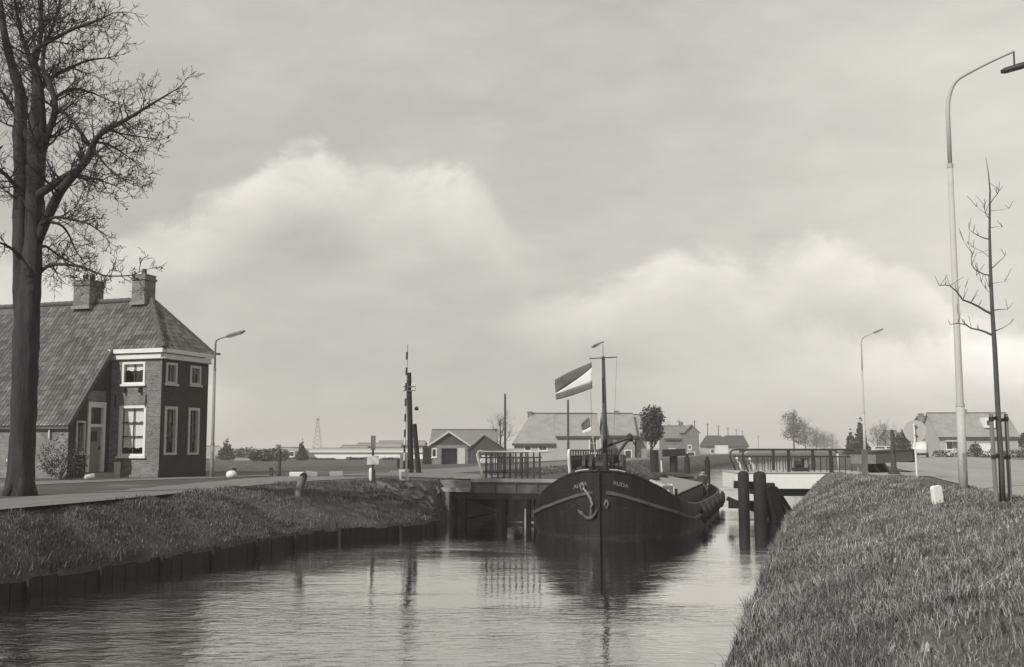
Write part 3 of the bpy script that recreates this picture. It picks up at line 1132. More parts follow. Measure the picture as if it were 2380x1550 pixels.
def leaf_clumps(mb_center_list, n, size, seed, mat, name, parent):
    """many small leaf faces spread through ellipsoid volumes (c, r) -> one mesh"""
    r = np.random.default_rng(seed)
    Ps = []
    tot = sum(rr[0] * rr[1] * rr[2] for _, rr in mb_center_list) or 1
    for c, rr in mb_center_list:
        k = max(6, int(n * rr[0] * rr[1] * rr[2] / tot))
        d = r.normal(size=(k, 3)); d /= np.linalg.norm(d, axis=1)[:, None]
        rad = r.uniform(0.35, 1.0, k) ** 0.5
        p = np.array(c) + d * rad[:, None] * np.array(rr) * (1 + 0.18 * np.sin(5 * d[:, :1] + 3 * d[:, 1:2] + 7 * d[:, 2:]))
        Ps.append(p)
    p = np.concatenate(Ps)
    k = len(p)
    a = r.normal(size=(k, 3)); a /= np.linalg.norm(a, axis=1)[:, None]
    b = r.normal(size=(k, 3)); b -= a * np.sum(a * b, 1)[:, None]; b /= np.linalg.norm(b, axis=1)[:, None]
    sz = size * r.uniform(0.5, 1.4, k)[:, None]
    V = np.stack([p - a * sz, p + b * sz * 0.6, p + a * sz, p - b * sz * 0.6], 1).reshape(-1, 3)
    Q = np.arange(k * 4).reshape(-1, 4)
    o = bpy.data.objects.new(name, np_mesh(name, V, Q, None, mat))
    COL.objects.link(o)
    if parent: o.parent = parent
    return o


# ------------------------------------------------------------------ the brick house on the left
def brick_house():
    ang = R(90 - 19.6)
    base = Vector((-14.167, 44.345, ROADZ))
    t = thing('brick_house', base, ang, 'old brick farmhouse with steep tiled hip roof and white cornice beside the bare tree', 'house')
    L, W1, DEP, XO = 3.17, 2.48, 15.0, 2.34
    X = Vector((1, 0, 0)); Y = Vector((0, 1, 0))
    zc = 4.84
    # S wall faces the camera (local -x), facade faces the canal (local -y)
    w = MB()
    sO = lambda y1: (0, y1, 0)
    # looking at the S wall from outside, +U runs to -y ; origin at y=W1
    o_up = (W1 - 1.93, W1 - 0.80, 3.78, 4.68)
    o_lo = (W1 - 2.0, W1 - 0.68, 0.86, 2.90)
    w.wall((0, W1, 0), -Y, -X, W1, zc, [o_up, o_lo])
    w.build('side_wall', M['brick'], t)
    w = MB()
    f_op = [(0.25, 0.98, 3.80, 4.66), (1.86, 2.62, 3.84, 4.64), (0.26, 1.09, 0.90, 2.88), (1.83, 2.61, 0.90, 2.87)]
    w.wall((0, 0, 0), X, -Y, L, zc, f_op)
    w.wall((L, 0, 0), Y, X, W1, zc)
    w.build('front_wall', M['brick_shaded'], t)
    # the step wall with the door, and the long low rear walls
    w = MB()
    d_op = (XO - 1.33, XO - 0.30, 0.22, 3.03)
    s_op = (XO - 1.93, XO - 1.42, 1.0, 2.25)
    zt = 2.05
    sl = 1.333
    roofz = lambda x: 5.2 + sl * (x + 0.15)
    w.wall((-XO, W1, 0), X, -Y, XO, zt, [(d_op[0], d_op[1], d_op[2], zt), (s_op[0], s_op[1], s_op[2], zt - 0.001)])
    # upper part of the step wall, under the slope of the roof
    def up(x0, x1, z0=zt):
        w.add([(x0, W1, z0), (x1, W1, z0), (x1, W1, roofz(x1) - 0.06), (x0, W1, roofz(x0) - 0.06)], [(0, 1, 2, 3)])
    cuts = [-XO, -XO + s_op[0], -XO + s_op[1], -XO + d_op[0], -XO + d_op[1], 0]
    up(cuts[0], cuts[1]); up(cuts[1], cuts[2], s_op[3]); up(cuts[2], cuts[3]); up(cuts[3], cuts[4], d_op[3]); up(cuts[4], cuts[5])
    w.build('step_wall', M['brick_shaded'], t)
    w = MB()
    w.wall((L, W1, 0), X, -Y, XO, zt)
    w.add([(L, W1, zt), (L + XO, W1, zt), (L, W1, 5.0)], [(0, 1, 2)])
    w.build('step_wall', M['brick_shaded'], t)
    w = MB()
    r_op = [(DEP - 5.35, DEP - 4.55, 0.75, 1.85)]
    w.wall((-XO, DEP, 0), -Y, -X, DEP - W1, zt, [(DEP - 5.35, DEP - 4.6, 0.75, 1.85)])
    w.wall((L + XO, W1, 0), Y, X, DEP - W1, zt)
    w.wall((L + XO, DEP, 0), -X, Y, L + 2 * XO, zt)
    w.add([(-XO, DEP, zt), (L + XO, DEP, zt), (L / 2, DEP, 7.4)], [(1, 0, 2)])
    w.build('rear_wall', M['brick_mid'], t)
    # plinth
    MB().obox((0, W1, 0), -Y, -X, (0, W1), (0.003, 0.05), (0, 0.28)).build('plinth', M['brick_mid'], t)
    # white cornice, two steps, round the front block
    c = MB()
    c.obox((0, W1, 0), -Y, -X, (-0.02, W1 + 0.02), (0.004, 0.12), (4.80, 5.0))
    c.obox((0, W1, 0), -Y, -X, (-0.06, W1 + 0.16), (0.004, 0.22), (5.03, 5.20))
    c.build('cornice', M['white'], t)
    c = MB()
    c.obox((0, 0, 0), X, -Y, (0.0, L + 0.02), (0.004, 0.12), (4.80, 5.0))
    c.obox((0, 0, 0), X, -Y, (0.0, L + 0.16), (0.004, 0.22), (5.03, 5.20))
    c.build('cornice', M['white'], t)
    MB().box(-0.1, L + 0.1, -0.1, W1 + 0.1, 4.78, 4.83).build('soffit', M['cream'], t)
    # windows; canal-side frames and curtains have shade put into duller tones
    window(t, (0, 1.93, 3.78), -Y, -X, 1.13, 0.90, 2, (), 0.08, 0.09, curtain=[(0, 1, 0.66, 1.0, 'curtain')])
    window(t, (0, 2.0, 0.86), -Y, -X, 1.32, 2.04, 2, (0.38, 0.68), 0.10, 0.11, curtain=[(0.03, 0.995, 0.70, 0.995, 'curtain'), (0.03, 0.995, 0.13, 0.695, 'curtain')])
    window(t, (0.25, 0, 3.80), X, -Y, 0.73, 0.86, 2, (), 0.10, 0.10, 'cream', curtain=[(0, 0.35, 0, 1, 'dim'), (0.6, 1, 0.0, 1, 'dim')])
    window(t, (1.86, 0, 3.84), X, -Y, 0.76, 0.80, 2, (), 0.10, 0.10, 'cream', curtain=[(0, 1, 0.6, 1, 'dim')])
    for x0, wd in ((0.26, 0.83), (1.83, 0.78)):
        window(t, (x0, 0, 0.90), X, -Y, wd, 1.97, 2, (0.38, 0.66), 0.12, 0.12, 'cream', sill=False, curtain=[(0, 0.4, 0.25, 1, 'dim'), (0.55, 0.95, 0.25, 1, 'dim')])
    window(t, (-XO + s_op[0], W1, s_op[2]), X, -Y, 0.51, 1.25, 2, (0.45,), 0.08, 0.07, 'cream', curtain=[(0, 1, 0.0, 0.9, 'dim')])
    window(t, (-XO, 5.35, 0.75), -Y, -X, 0.75, 1.10, 1, (), 0.06, 0.10, 'white', curtain=[(0, 1, 0, 1, 'curtain')])
    # open casement on the facade
    MB().beam((2.64, -0.02, 4.24), (2.93, -0.16, 4.24), 0.05, 0.8).build('casement', M['sash'], t)
    # sill brackets and wall anchors on the side wall
    for yy in (1.75, 0.98):
        MB().obox((0, yy, 3.42), -Y, -X, (-0.035, 0.035), (0.002, 0.16), (0.0, 0.24)).build('sill_bracket', M['iron'], t)
    for yy in (2.22, 0.72):
        MB().obox((0, yy, 2.82), -Y, -X, (-0.025, 0.025), (0.002, 0.04), (0.0, 0.5)).build('wall_anchor', M['iron'], t)
    # door with white frame, transom light, letter plate, step
    dO = Vector((-XO + d_op[0], W1, d_op[2]))
    dw, dh = d_op[1] - d_op[0], d_op[3] - d_op[2]
    fr = MB()
    for u in ((0, 0.15), (dw - 0.15, dw)):
        fr.obox(dO, X, -Y, u, (-0.12, 0.06), (0, dh))
    fr.obox(dO, X, -Y, (0.15, dw - 0.15), (-0.12, 0.06), (dh - 0.22, dh))
    fr.obox(dO, X, -Y, (0.15, dw - 0.15), (-0.12, 0.05), (1.80, 1.92))
    d = MB().obox(dO, X, -Y, (0.15, dw - 0.15), (-0.10, -0.05), (0.0, 1.80)).build('door', M['door'], t)
    fr.build('door_frame', M['white'], d)
    MB().obox(dO, X, -Y, (0.15, dw - 0.15), (-0.09, -0.07), (1.92, dh - 0.22)).build('transom_light', M['pane'], d)
    MB().obox(dO, X, -Y, (0.33, dw - 0.36), (-0.049, -0.035), (1.22, 1.64)).build('door_light', M['pane'], d)
    MB().obox(dO, X, -Y, (dw - 0.24, dw - 0.2), (-0.05, -0.0), (0.9, 1.02)).build('handle', M['iron'], d)
    MB().obox((-XO + d_op[0], W1, 0), X, -Y, (-0.1, dw + 0.1), (0.01, 0.55), (0, 0.19)).build('door_step', M['concrete'], t)
    MB().obox((-XO + d_op[0], W1, 0), X, -Y, (dw - 0.02, dw + 0.14), (0.56, 0.75), (0, 0.62)).build('step_post', M['cream'], t)
    # dark boarding over the door
    MB().obox((-XO + d_op[0], W1, 3.06), X, -Y, (-0.02, dw - 0.02), (0.004, 0.03), (0, 0.42)).build('door_board', M['brick_mid'], t)
    # eaves board and gutter of the low rear part
    MB().obox((-XO, DEP, 2.06), -Y, -X, (0, DEP - W1 + 0.08), (0.02, 0.15), (-0.03, 0.05)).build('gutter', M['white'], t)
    MB().obox((-XO, W1 + 0.9, 0), -Y, -X, (0, 0.07), (0.03, 0.1), (1.55, 2.03)).build('downpipe', M['cream'], t)
    # ---------- roof
    rx, rz_ = L / 2, roofz(L / 2)
    e0 = -0.14          # eave x of the front block (z just above the cornice)
    xe = -XO - 0.16     # eave x of the rear part
    hipy, ye = 1.86, -0.14
    ze = roofz(e0)
    hs = (rz_ - ze) / (hipy - ye)
    rb = MB()
    d_ = -0.05
    for sgn in (0, 1):
        m = (lambda x: x) if sgn == 0 else (lambda x: L - x)
        a = [(m(e0), ye, ze + d_), (m(e0), W1 - 0.12, ze + d_), (m(xe), W1 - 0.12, roofz(xe) + d_), (m(xe), DEP, roofz(xe) + d_), (m(rx), DEP, rz_ + d_), (m(rx), hipy, rz_ + d_)]
        lo = [(p[0], p[1], p[2] - 0.10) for p in a]
        f = [(0, 5, 4, 1), (1, 4, 3, 2)]
        if sgn: f = [tuple(reversed(q)) for q in f]
        rb.add(a, f)
        rb.add(lo, [tuple(reversed(q)) for q in f])
        rb.add(a + lo, [(0, 1, 7, 6), (1, 2, 8, 7), (2, 3, 9, 8)])
    rb.add([(e0, ye, ze + d_), (L - e0, ye, ze + d_), (rx, hipy, rz_ + d_)], [(0, 1, 2)])
    roof = rb.build('roof', M['tile_edge'], t)
    # pantiles: real S-profiled pieces
    CW, EX = 0.185, 0.262
    prof = [(-0.5, 0.012), (-0.33, -0.012), (-0.12, -0.006), (0.06, 0.022), (0.24, 0.042), (0.42, 0.03), (0.52, 0.006)]
    tv, tf = [], []
    for (b, lift) in ((-0.04, 0.022), (EX + 0.02, 0.0)):
        for (a, h) in prof: tv.append((a * CW, b, h + lift))
    for (a, h) in prof: tv.append((a * CW, -0.04, h + 0.022 - 0.022))
    k = len(prof)
    for i in range(k - 1):
        tf.append((i, i + 1, k + i + 1, k + i))
        tf.append((i, 2 * k + i, 2 * k + i + 1, i + 1))
    tme = bpy.data.meshes.new('roof_tile'); tme.from_pydata(tv, [], tf); tme.materials.append(M['tile'])
    nlen = math.sqrt(1 + sl * sl)
    places = []       # (matrix)
    # side slope facing the camera
    bdir = Vector((1, 0, sl)) / nlen          # up the slope
    adir = Vector((0, -1, 0))                 # to the right as seen from outside
    ndir = adir.cross(bdir)
    r_ = random.Random(4)
    rows = int((rx - xe) * nlen / EX)
    for i in range(rows):
        x = xe + i * EX / nlen
        for j in range(int((DEP - ye) / CW)):
            y = ye + 0.02 + (j + 0.5) * CW
            xm = x + EX / nlen * 0.5
            if y < W1 - 0.16 and x < e0 - 0.01: continue
            if y < hipy and (xm - e0) > (y - ye) / (hipy - ye) * (rx - e0) * 1.0: continue
            if y > 13: continue
            p = Vector((x, y, roofz(x))) + ndir * r_.uniform(-0.004, 0.006)
            mt = Matrix((adir, bdir, ndir)).transposed().to_4x4() @ Matrix.Rotation(r_.uniform(-0.025, 0.025), 4, 'Z')
            mt.translation = p
            places.append(mt)
    # hip end facing the canal
    hl = math.sqrt(1 + hs * hs)
    bd2 = Vector((0, 1, hs)) / hl
    ad2 = Vector((1, 0, 0))
    nd2 = ad2.cross(bd2)
    for i in range(int((hipy - ye) * hl / EX)):
        y = ye + i * EX / hl
        fr_ = (y + EX / hl * 0.5 - ye) / (hipy - ye)
        x0, x1 = e0 + (rx - e0) * fr_, L - e0 - (rx - e0) * fr_
        for j in range(int((L - 2 * e0) / CW) + 1):
            x = e0 + (j + 0.5) * CW
            if x < x0 or x > x1: continue
            mt = Matrix((ad2, bd2, nd2)).transposed().to_4x4() @ Matrix.Rotation(r_.uniform(-0.025, 0.025), 4, 'Z')
            mt.translation = Vector((x, y, ze + hs * (y - ye))) + nd2 * r_.uniform(-0.004, 0.006)
            places.append(mt)
    W = Matrix.Translation(base) @ Matrix.Rotation(ang, 4, 'Z')
    camv = Vector((0, 0, EYE))
    places.sort(key=lambda m: ((W @ m.translation) - camv).length if m.translation.y < 9.2 else 1e6)
    for m in places[:300]:
        o = bpy.data.objects.new('roof_tile', tme)
        COL.objects.link(o)
        o.parent = roof
        o.matrix_local = m
    rest = MB()
    for m in places[300:]:
        rest.add([m @ Vector(v) for v in tv], tf)
    tag(rest.build('roof_tiles', M['tile'], roof), kind='stuff')
    # ridge, hips, verge
    rd = MB()
    def caps(p0, p1, r=0.11, step=0.36):
        p0 = Vector(p0); p1 = Vector(p1); n = max(1, int((p1 - p0).length / step))
        for q in range(n):
            rd.tube([p0.lerp(p1, q / n), p0.lerp(p1, (q + 1.08) / n)], [r * 1.06, r * 0.94], 8)
    caps((rx, hipy, rz_ - 0.01), (rx, 13, rz_ - 0.01))
    caps((e0, ye, ze), (rx, hipy, rz_ - 0.01)); caps((L - e0, ye, ze), (rx, hipy, rz_ - 0.01))
    rd.build('ridge_tiles', M['tile_edge'], roof)
    vb = MB()
    vb.beam((e0, W1 - 0.16, ze + 0.0), (xe - 0.02, W1 - 0.16, roofz(xe)), 0.10, 0.16)
    vb.build('verge_board', M['tile_edge'], roof)
    MB().beam((L + 0.15, -0.3, ze + 0.02), (L + 0.32, -0.3, ze + 0.02), 0.12, 0.08).build('eaves_tip', M['iron'], roof)
    # chimneys
    def chimney(y0, y1, x0, x1, z0, z1, pots):
        c = MB()
        c.box(x0, x1, y0, y1, z0, z1)
        c.box(x0 - .05, x1 + .05, y0 - .05, y1 + .05, z1 - 0.20, z1 - 0.10)
        c.box(x0 - .02, x1 + .02, y0 - .02, y1 + .02, z1, z1 + 0.05)
        ch = c.build('chimney', M['brick'], roof)
        for (px, py) in pots:
            MB().tube([(px, py, z1 + 0.05), (px, py, z1 + 0.32)], [0.12, 0.10], 10).build('chimney_pot', M['tile_edge'], ch)
        MB().box(x0 - .06, x1 + .06, y0 - .06, y1 + .06, z0 + 0.0, z0 + 0.14).build('flashing', M['zinc'], ch)
    chimney(1.95, 2.60, rx - 0.36, rx + 0.36, rz_ - 0.28, 8.50, [(rx, 2.28)])
    chimney(4.75, 5.60, rx - 0.45, rx + 0.45, rz_ - 0.35, 8.40, [(rx, 5.0), (rx, 5.35)])
    return t


brick_house()
# shrub and climbers against the low wall of the house
def shrub(name, loc, blobs, n, size, label, cat='shrub', mat='bushm', stems=5, group=None, seed=1):
    t = thing(name, loc, 0, label, cat, group)
    leaf_clumps(blobs, n, size, seed, M[mat], 'foliage', t)
    sb = MB()
    r = random.Random(seed)
    for k in range(stems):
        c, rr = r.choice(blobs)
        sb.tube([(r.uniform(-.1, .1), r.uniform(-.1, .1), -0.05), (c[0] * .5 + r.uniform(-.1, .1), c[1] * .5, c[2] * .5), (c[0], c[1], c[2])], [0.03, 0.02, 0.008], 5)
    sb.build('stem', M['twig'], t)
    return t


hb = gp(112, 1119)
shrub('shrub', hb + Vector((0, 1.0, 0)), [((0, .2, .45), (.8, .35, .45)), ((.6, .2, .7), (.3, .3, .5)), ((-.6, .4, .8), (.4, .25, .6)), ((0.1, .55, 1.0), (.5, .15, .4)), ((-.2, .62, 1.5), (.3, .08, .35))], 2600, 0.032,
      'dark leafy shrub against the low wall beside the bare tree', seed=3)
# white stone by the door
sp = gp(207, 1114)
MBs = MB(); MBs.lathe([(0.16, 0), (0.2, 0.08), (0.15, 0.17), (0.04, 0.2)], (0, 0, 0), 9)
so = MBs.build('stone', M['white'], None, True); so.location = sp
tag(so, 'white painted stone lying beside the house door', 'stone')

# ------------------------------------------------------------------ left bridge: fixed span and opened leaf
NAL = -AL


def railing(parent, O, U, N, length, h, n, name='railing', white_post=True, top_mat='cream', mesh=True, posts='iron', top_w=0.05):
    """top rail part with pickets, lower rails and a curved end post as sub-parts"""
    O = Vector(O)
    r = MB().obox(O, U, N, (0, length), (-0.03, 0.03), (h - top_w, h)).build(name, M[top_mat], parent)
    for k in range(n):
        u = 0.32 + (length - 0.4) * k / (n - 1)
        w = 0.045 if k % 3 else 0.06
        MB().obox(O, U, N, (u - w / 2, u + w / 2), (-0.028, 0.028), (-0.03, h - top_w)).build('picket', M[posts], r)
    for zz in ((0.2, 0.25), (h - 0.27, h - 0.22)):
        MB().obox(O, U, N, (0.1, length), (-0.015, 0.015), zz).build('lower_rail', M[posts], r)
    if mesh:
        mm = MB()
        for k in range(int(length / 0.075)):
            u = 0.16 + k * 0.075
            if u > length - 0.05: break
            mm.obox(O, U, N, (u - 0.008, u + 0.008), (-0.008, 0.008), (0.2, h - 0.22))
        tag(mm.build('thin_bars', M[posts], r), kind='stuff')
    if white_post:
        U3 = Vector(U)
        pts = [O + U3 * 0.22 + ZV * -0.02, O + U3 * 0.14 + ZV * (h * .3), O + U3 * 0.03 + ZV * (h * .65), O + U3 * -0.02 + ZV * (h * .86), O + U3 * 0.03 + ZV * (h * 0.98), O + U3 * 0.16 + ZV * (h - 0.01)]
        MB().tube(pts, [0.05, 0.055, 0.06, 0.06, 0.05, 0.04], 8).build('end_post', M['white'], r, True)
    return r


def left_bridge():
    base = ST(42, -12.0, ROADZ)
    t = thing('swing_bridge', (0, 0, 0), 0, 'dark timber and steel bridge with picket railings on the left, beside the black bow', 'bridge')
    MB().obox(ST(39.05, -12.2), RT, AL, (0, 3.4), (0.02, 5.9), (1.28, 1.50)).build('deck', M['deck'], t)
    g = MB().obox(ST(39.05, -12.2), RT, NAL, (0, 3.35), (-0.12, 0.0), (1.04, 1.44)).build('girder', M['girder'], t)
    fl = MB()
    fl.obox(ST(39.05, -12.2), RT, NAL, (0, 3.35), (0.002, 0.06), (1.04, 1.075))
    fl.obox(ST(39.05, -12.2), RT, NAL, (0, 3.35), (0.002, 0.06), (1.405, 1.44))
    for k in range(5):
        fl.obox(ST(39.05, -12.2), RT, NAL, (0.06 + k * .8, 0.09 + k * .8), (0.002, 0.05), (1.075, 1.405))
    fl.build('flange', M['girder'], g)
    MB().obox(ST(39.05, -12.2), RT, NAL, (-0.02, 3.4), (-0.25, 0.08), (1.443, 1.56)).build('edge_beam', M['concrete'], t)
    MB().obox(ST(44.95, -12.2), RT, NAL, (0, 3.4), (-0.12, 0.0), (1.04, 1.44)).build('girder', M['girder'], t)
    # approach slab on the left, stepped lower
    a = MB()
    a.obox(ST(39.0, -14.3), RT, NAL, (0, 2.07), (-5.8, 0.0), (1.24, 1.485))
    a.build('approach_slab', M['stone'], t)
    MB().obox(ST(38.75, -13.6), RT, NAL, (0, 1.4), (-0.2, 0.06), (1.08, 1.235)).build('ledge', M['concrete'], t)
    # leaf lying open along the canal, with its own railing
    MB().obox(ST(45.0, -11.7), RT, AL, (0, 2.75), (0, 7.4), (1.1, 1.48)).build('opened_leaf', M['deck'], t)
    railing(t, ST(39.35, -12.08, 1.56), RT, NAL, 2.45, 1.02, 10)
    railing(t, ST(44.7, -13.5, 1.50), RT, NAL, 1.95, 1.02, 8, white_post=False, top_mat='iron')
    railing(t, ST(40.7, -8.92, 1.50), AL, RT, 10.6, 1.12, 22, mesh=True, top_mat='iron')
    MB().obox(ST(40.7, -8.92, 1.5), AL, RT, (0.4, 10.5), (-0.09, -0.06), (0.05, 0.84)).build('railing_board', M['iron'], t)
    # substructure
    for s_ in (38.95, 44.6):
        MB().beam(ST(s_, -13.4, 0.93), ST(s_, -8.7, 0.93), 0.32, 0.2).build('cap_beam', M['wood'], t)
        for tt, w in ((-12.55, 0.36), (-11.05, 0.42), (-10.1, 0.34), (-9.0, 0.40)):
            MB().tube([ST(s_, tt, -1.0), ST(s_, tt, 0.83)], w / 2, 10).build('pile', M['wood'], t)
        MB().beam(ST(s_ + .02, -11.2, 0.1), ST(s_ + .02, -8.8, 0.14), 0.12, 0.16).build('waling', M['wood'], t)
    for tt in (-11.9, -10.6, -9.4):
        MB().beam(ST(39.2, tt, 1.16), ST(44.8, tt, 1.16), 0.2, 0.2).build('joist', M['wood'], t)
    # sloping concrete face under the span; its brightness is put into white paint
    MB().prism([(0.0, 0.0), (5.6, 0.0), (0.0, 0.85)], ST(39.6, -12.93, 0.03), AL, ZV, RT, 0, .06).build('wing_panel', M['white'], t)
    # white marker hanging on the piles
    MB().tube([ST(38.74, -10.1, -0.02), ST(38.74, -10.1, 0.5)], 0.03, 6).build('gauge_board', M['cream'], t)
    # abutment wall
    MB().obox(ST(38.6, -13.7), RT, NAL, (0, 0.75), (-7.0, 0.0), (-1.0, 1.07)).build('abutment', M['stone'], t)
    return t


left_bridge()
# stone pitching on the slope beside the abutment
sp_ = MB()
pt = thing('stone_pitching', (0, 0, 0), 0, 'pale rough stones laid on the bank slope under the left end of the bridge', 'stones')
r_ = random.Random(8)
sm = []
for v_ in range(4):
    mb = MB()
    P = [(r_.uniform(.75, 1.1) * (1 if i in (1, 3, 5, 7) else -1) * .5, r_.uniform(.75, 1.1) * (1 if i in (2, 3, 6, 7) else -1) * .5, (0.12 if i > 3 else -0.1) * r_.uniform(.7, 1.2)) for i in range(8)]
    mb.add(P, [(0, 2, 3, 1), (4, 5, 7, 6), (0, 1, 5, 4), (2, 6, 7, 3), (0, 4, 6, 2), (1, 3, 7, 5)])
    sm.append(mb.mesh('stone', M['stone']))
for i in range(10):
    for j in range(9):
        s_ = 34.2 + i * 0.46 + r_.uniform(-.08, .08); t_ = -15.0 + j * 0.33 + 0.0 * i + r_.uniform(-.06, .06)
        if t_ > float(left_edge(s_)) - 0.25: continue
        if t_ < float(left_crest(s_)) + 0.1 or s_ < 35.9 + 0.35 * max(0, j - 5): continue
        o = bpy.data.objects.new('stone', r_.choice(sm)); COL.objects.link(o); o.parent = pt
        z0, z1 = float(terrain(s_, t_)), float(terrain(s_, t_ + .2))
        o.location = ST(s_, t_, z0 + 0.0)
        o.rotation_euler = (0, math.atan2(z0 - z1, .2), CANAL_ANG + r_.uniform(-.3, .3))
        sc = r_.uniform(.26, .40); o.scale = (sc, sc * 1.15, .45)


# ------------------------------------------------------------------ right swing leaf
def right_leaf():
    t = thing('swing_leaf', (0, 0, 0), 0, 'white sided swing bridge leaf with round cornered dark railing on the right bank', 'bridge')
    U = Vector((1, -0.02, 0)).normalized()
    N = Vector((-0.02, -1, 0)).normalized()
    O = Vector(((1708 - CX) / FPX * 52, 52, 0))
    Ln = 6.15
    MB().obox(O, U, N, (0, Ln), (-0.15, 0), (0.78, 1.50)).build('girder', M['girder_white'], t)
    MB().obox(O, U, N, (0.0, Ln), (-3.6, -3.45), (0.78, 1.50)).build('girder', M['girder_white'], t)
    MB().obox(O, U, N, (-0.05, -0.002), (-3.6, 0.0), (0.78, 1.50)).build('end_girder', M['girder_white'], t)
    MB().obox(O, U, N, (-0.07, Ln + .02), (-3.65, 0.05), (1.504, 1.56)).build('deck', M['concrete_white'], t)
    MB().obox(O, U, N, (1.2, Ln), (-3.2, -0.4), (0.42, 0.777)).build('turntable_beam', M['iron'], t)
    for side, nn in ((0, -0.12), (1, -3.45)):
        b = O + N * nn
        u0 = (1724 - 1708) / FPX * 52; u1 = (1988 - 1708) / FPX * 52
        zt, zm, zd = 2.60, 2.27, 1.56
        pts = [b + U * (u0 + .26) + ZV * zd, b + U * (u0 + .12) + ZV * (zd + .35), b + U * (u0 + .0) + ZV * (zt - .42), b + U * (u0 + .01) + ZV * (zt - .16), b + U * (u0 + .1) + ZV * (zt - .04), b + U * (u0 + .28) + ZV * zt]
        rail = MB().tube(pts + [b + U * (u1 - .35) + ZV * zt, b + U * (u1 - .12) + ZV * (zt - .05), b + U * (u1 - .03) + ZV * (zt - .2)], 0.045, 8).build('railing', M['iron'], t, True)
        MB().tube([b + U * (u1 - .03) + ZV * (zt - .2), b + U * u1 + ZV * (zt - .4), b + U * (u1 + .03) + ZV * zd], 0.055, 8).build('end_post', M['cream'], rail, True)
        MB().tube([b + U * (u0 + .12) + ZV * zm, b + U * (u1 - .03) + ZV * zm], 0.035, 6).build('middle_rail', M['iron'], rail)
        for q in (0.40, 0.765):
            uu = u0 + (u1 - u0) * q
            MB().obox(b, U, N, (uu - .07, uu + .07), (-.05, .05), (zd - 0.12 if side == 0 else zd, zt - .02)).build('post', M['iron'], rail)
        for k in range(17):
            uu = u0 + 0.42 + (u1 - u0 - .7) * k / 16
            MB().obox(b, U, N, (uu - .018, uu + .018), (-.018, .018), (zd, zm)).build('baluster', M['iron'], rail)
        MB().beam(b + U * (u0 + .35) + ZV * (zm - .05) + N * (-.25), b + U * (u0 + .62) + ZV * zd + N * (-.25), 0.08, 0.1).build('white_strut', M['white'], rail)
    # counterweight tail running on to the bank
    p0 = Vector(((2001 - CX) / FPX * 51.5, 51.5, 2.18)); p1 = Vector(((2094 - CX) / FPX * 55.5, 55.5, 2.28))
    tl = MB().beam(p0, p1, 1.2, 0.46).build('counterweight', M['iron_mid'], t)
    d = (p1 - p0)
    MB().beam(p0 + ZV * .29 + d * -.01, p1 + ZV * .29 + d * .01, 1.3, 0.12).build('counterweight_cap', M['iron'], tl)
    MB().beam(p1 - d * .05 + ZV * -.02, p1 + d * .03 + ZV * -.02, 1.26, 0.56).build('end_plate', M['iron'], tl)
    for q in (0.12, 0.36):
        MB().beam(p0 + d * q + ZV * -.23, p0 + d * (q + .12) + ZV * -.70, 0.5, 0.18).build('support', M['iron'], tl)
    MB().lathe([(0.8, 0), (0.8, 0.2), (0.6, 0.26)], tuple(O + U * 4.6 + N * -1.8 + ZV * 0.15), 16).build('pivot', M['iron'], t)
    return t


right_leaf()
# machine housing between the railings
mh = thing('winding_gear', ((1862 - CX) / FPX * 53.6, 53.6, 1.56), 0, 'dark winding gear standing on the deck of the white swing leaf', 'machinery')
MB().box(-0.5, 0.25, -0.2, 0.2, 0.0, 0.18).build('bed_plate', M['iron'], mh)
MB().lathe([(0.06, 0.1), (0.06, 0.55), (0.24, 0.58), (0.24, 0.64)], (0, 0, 0), 14).build('capstan', M['iron'], mh)
MB().tube([(-0.42, 0, 0.35), (-0.1, 0, 0.35)], 0.17, 14).build('drum', M['iron'], mh)


# ------------------------------------------------------------------ timber dolphin
def dolphin():
    t = thing('mooring_dolphin', (0, 0, 0), 0, 'black timber mooring dolphin of two round topped piles standing in the water', 'mooring posts')
    Y0 = 41.8
    for u, vt, w, dy in ((1730, 1094, 26, 0), (1768, 1095, 30, 0.15)):
        p = ap(u, 1210, Y0 + dy)
        top = ap(u, vt, Y0 + dy).z
        r0 = w / 2 / FPX * Y0
        x, y = p.x, p.y
        MB().lathe([(r0 * 1.05, -1.0), (r0, 0.6), (r0, top - .16), (r0 * .9, top - .08), (r0 * .6, top - .02), (r0 * .2, top)], (x, y, 0), 14).build('pile', M['wood'], t, True)
    def bm(u0, v0, u1, v1, w, h, y0=0.34, y1=0.34, nm='cross_beam'):
        MB().beam(ap(u0, v0, Y0 + y0), ap(u1, v1, Y0 + y1), w, h).build(nm, M['wood'], t)
    bm(1706, 1126, 1758, 1128, 0.2, 0.28)
    bm(1694, 1172, 1788, 1174, 0.22, 0.30)
    bm(1690, 1158, 1788, 1200, 0.18, 0.16, 0.45, 0.45)
    # raking props on the bank side
    bm(1783, 1128, 1808, 1216, 0.34, 0.50, 0.2, 0.6, 'raking_prop')
    bm(1797, 1135, 1834, 1192, 0.26, 0.24, 0.8, 1.2, 'raking_prop')
    bm(1806, 1197, 1834, 1187, 0.2, 0.16, 1.0, 1.1, 'raking_prop')
    return t


dolphin()
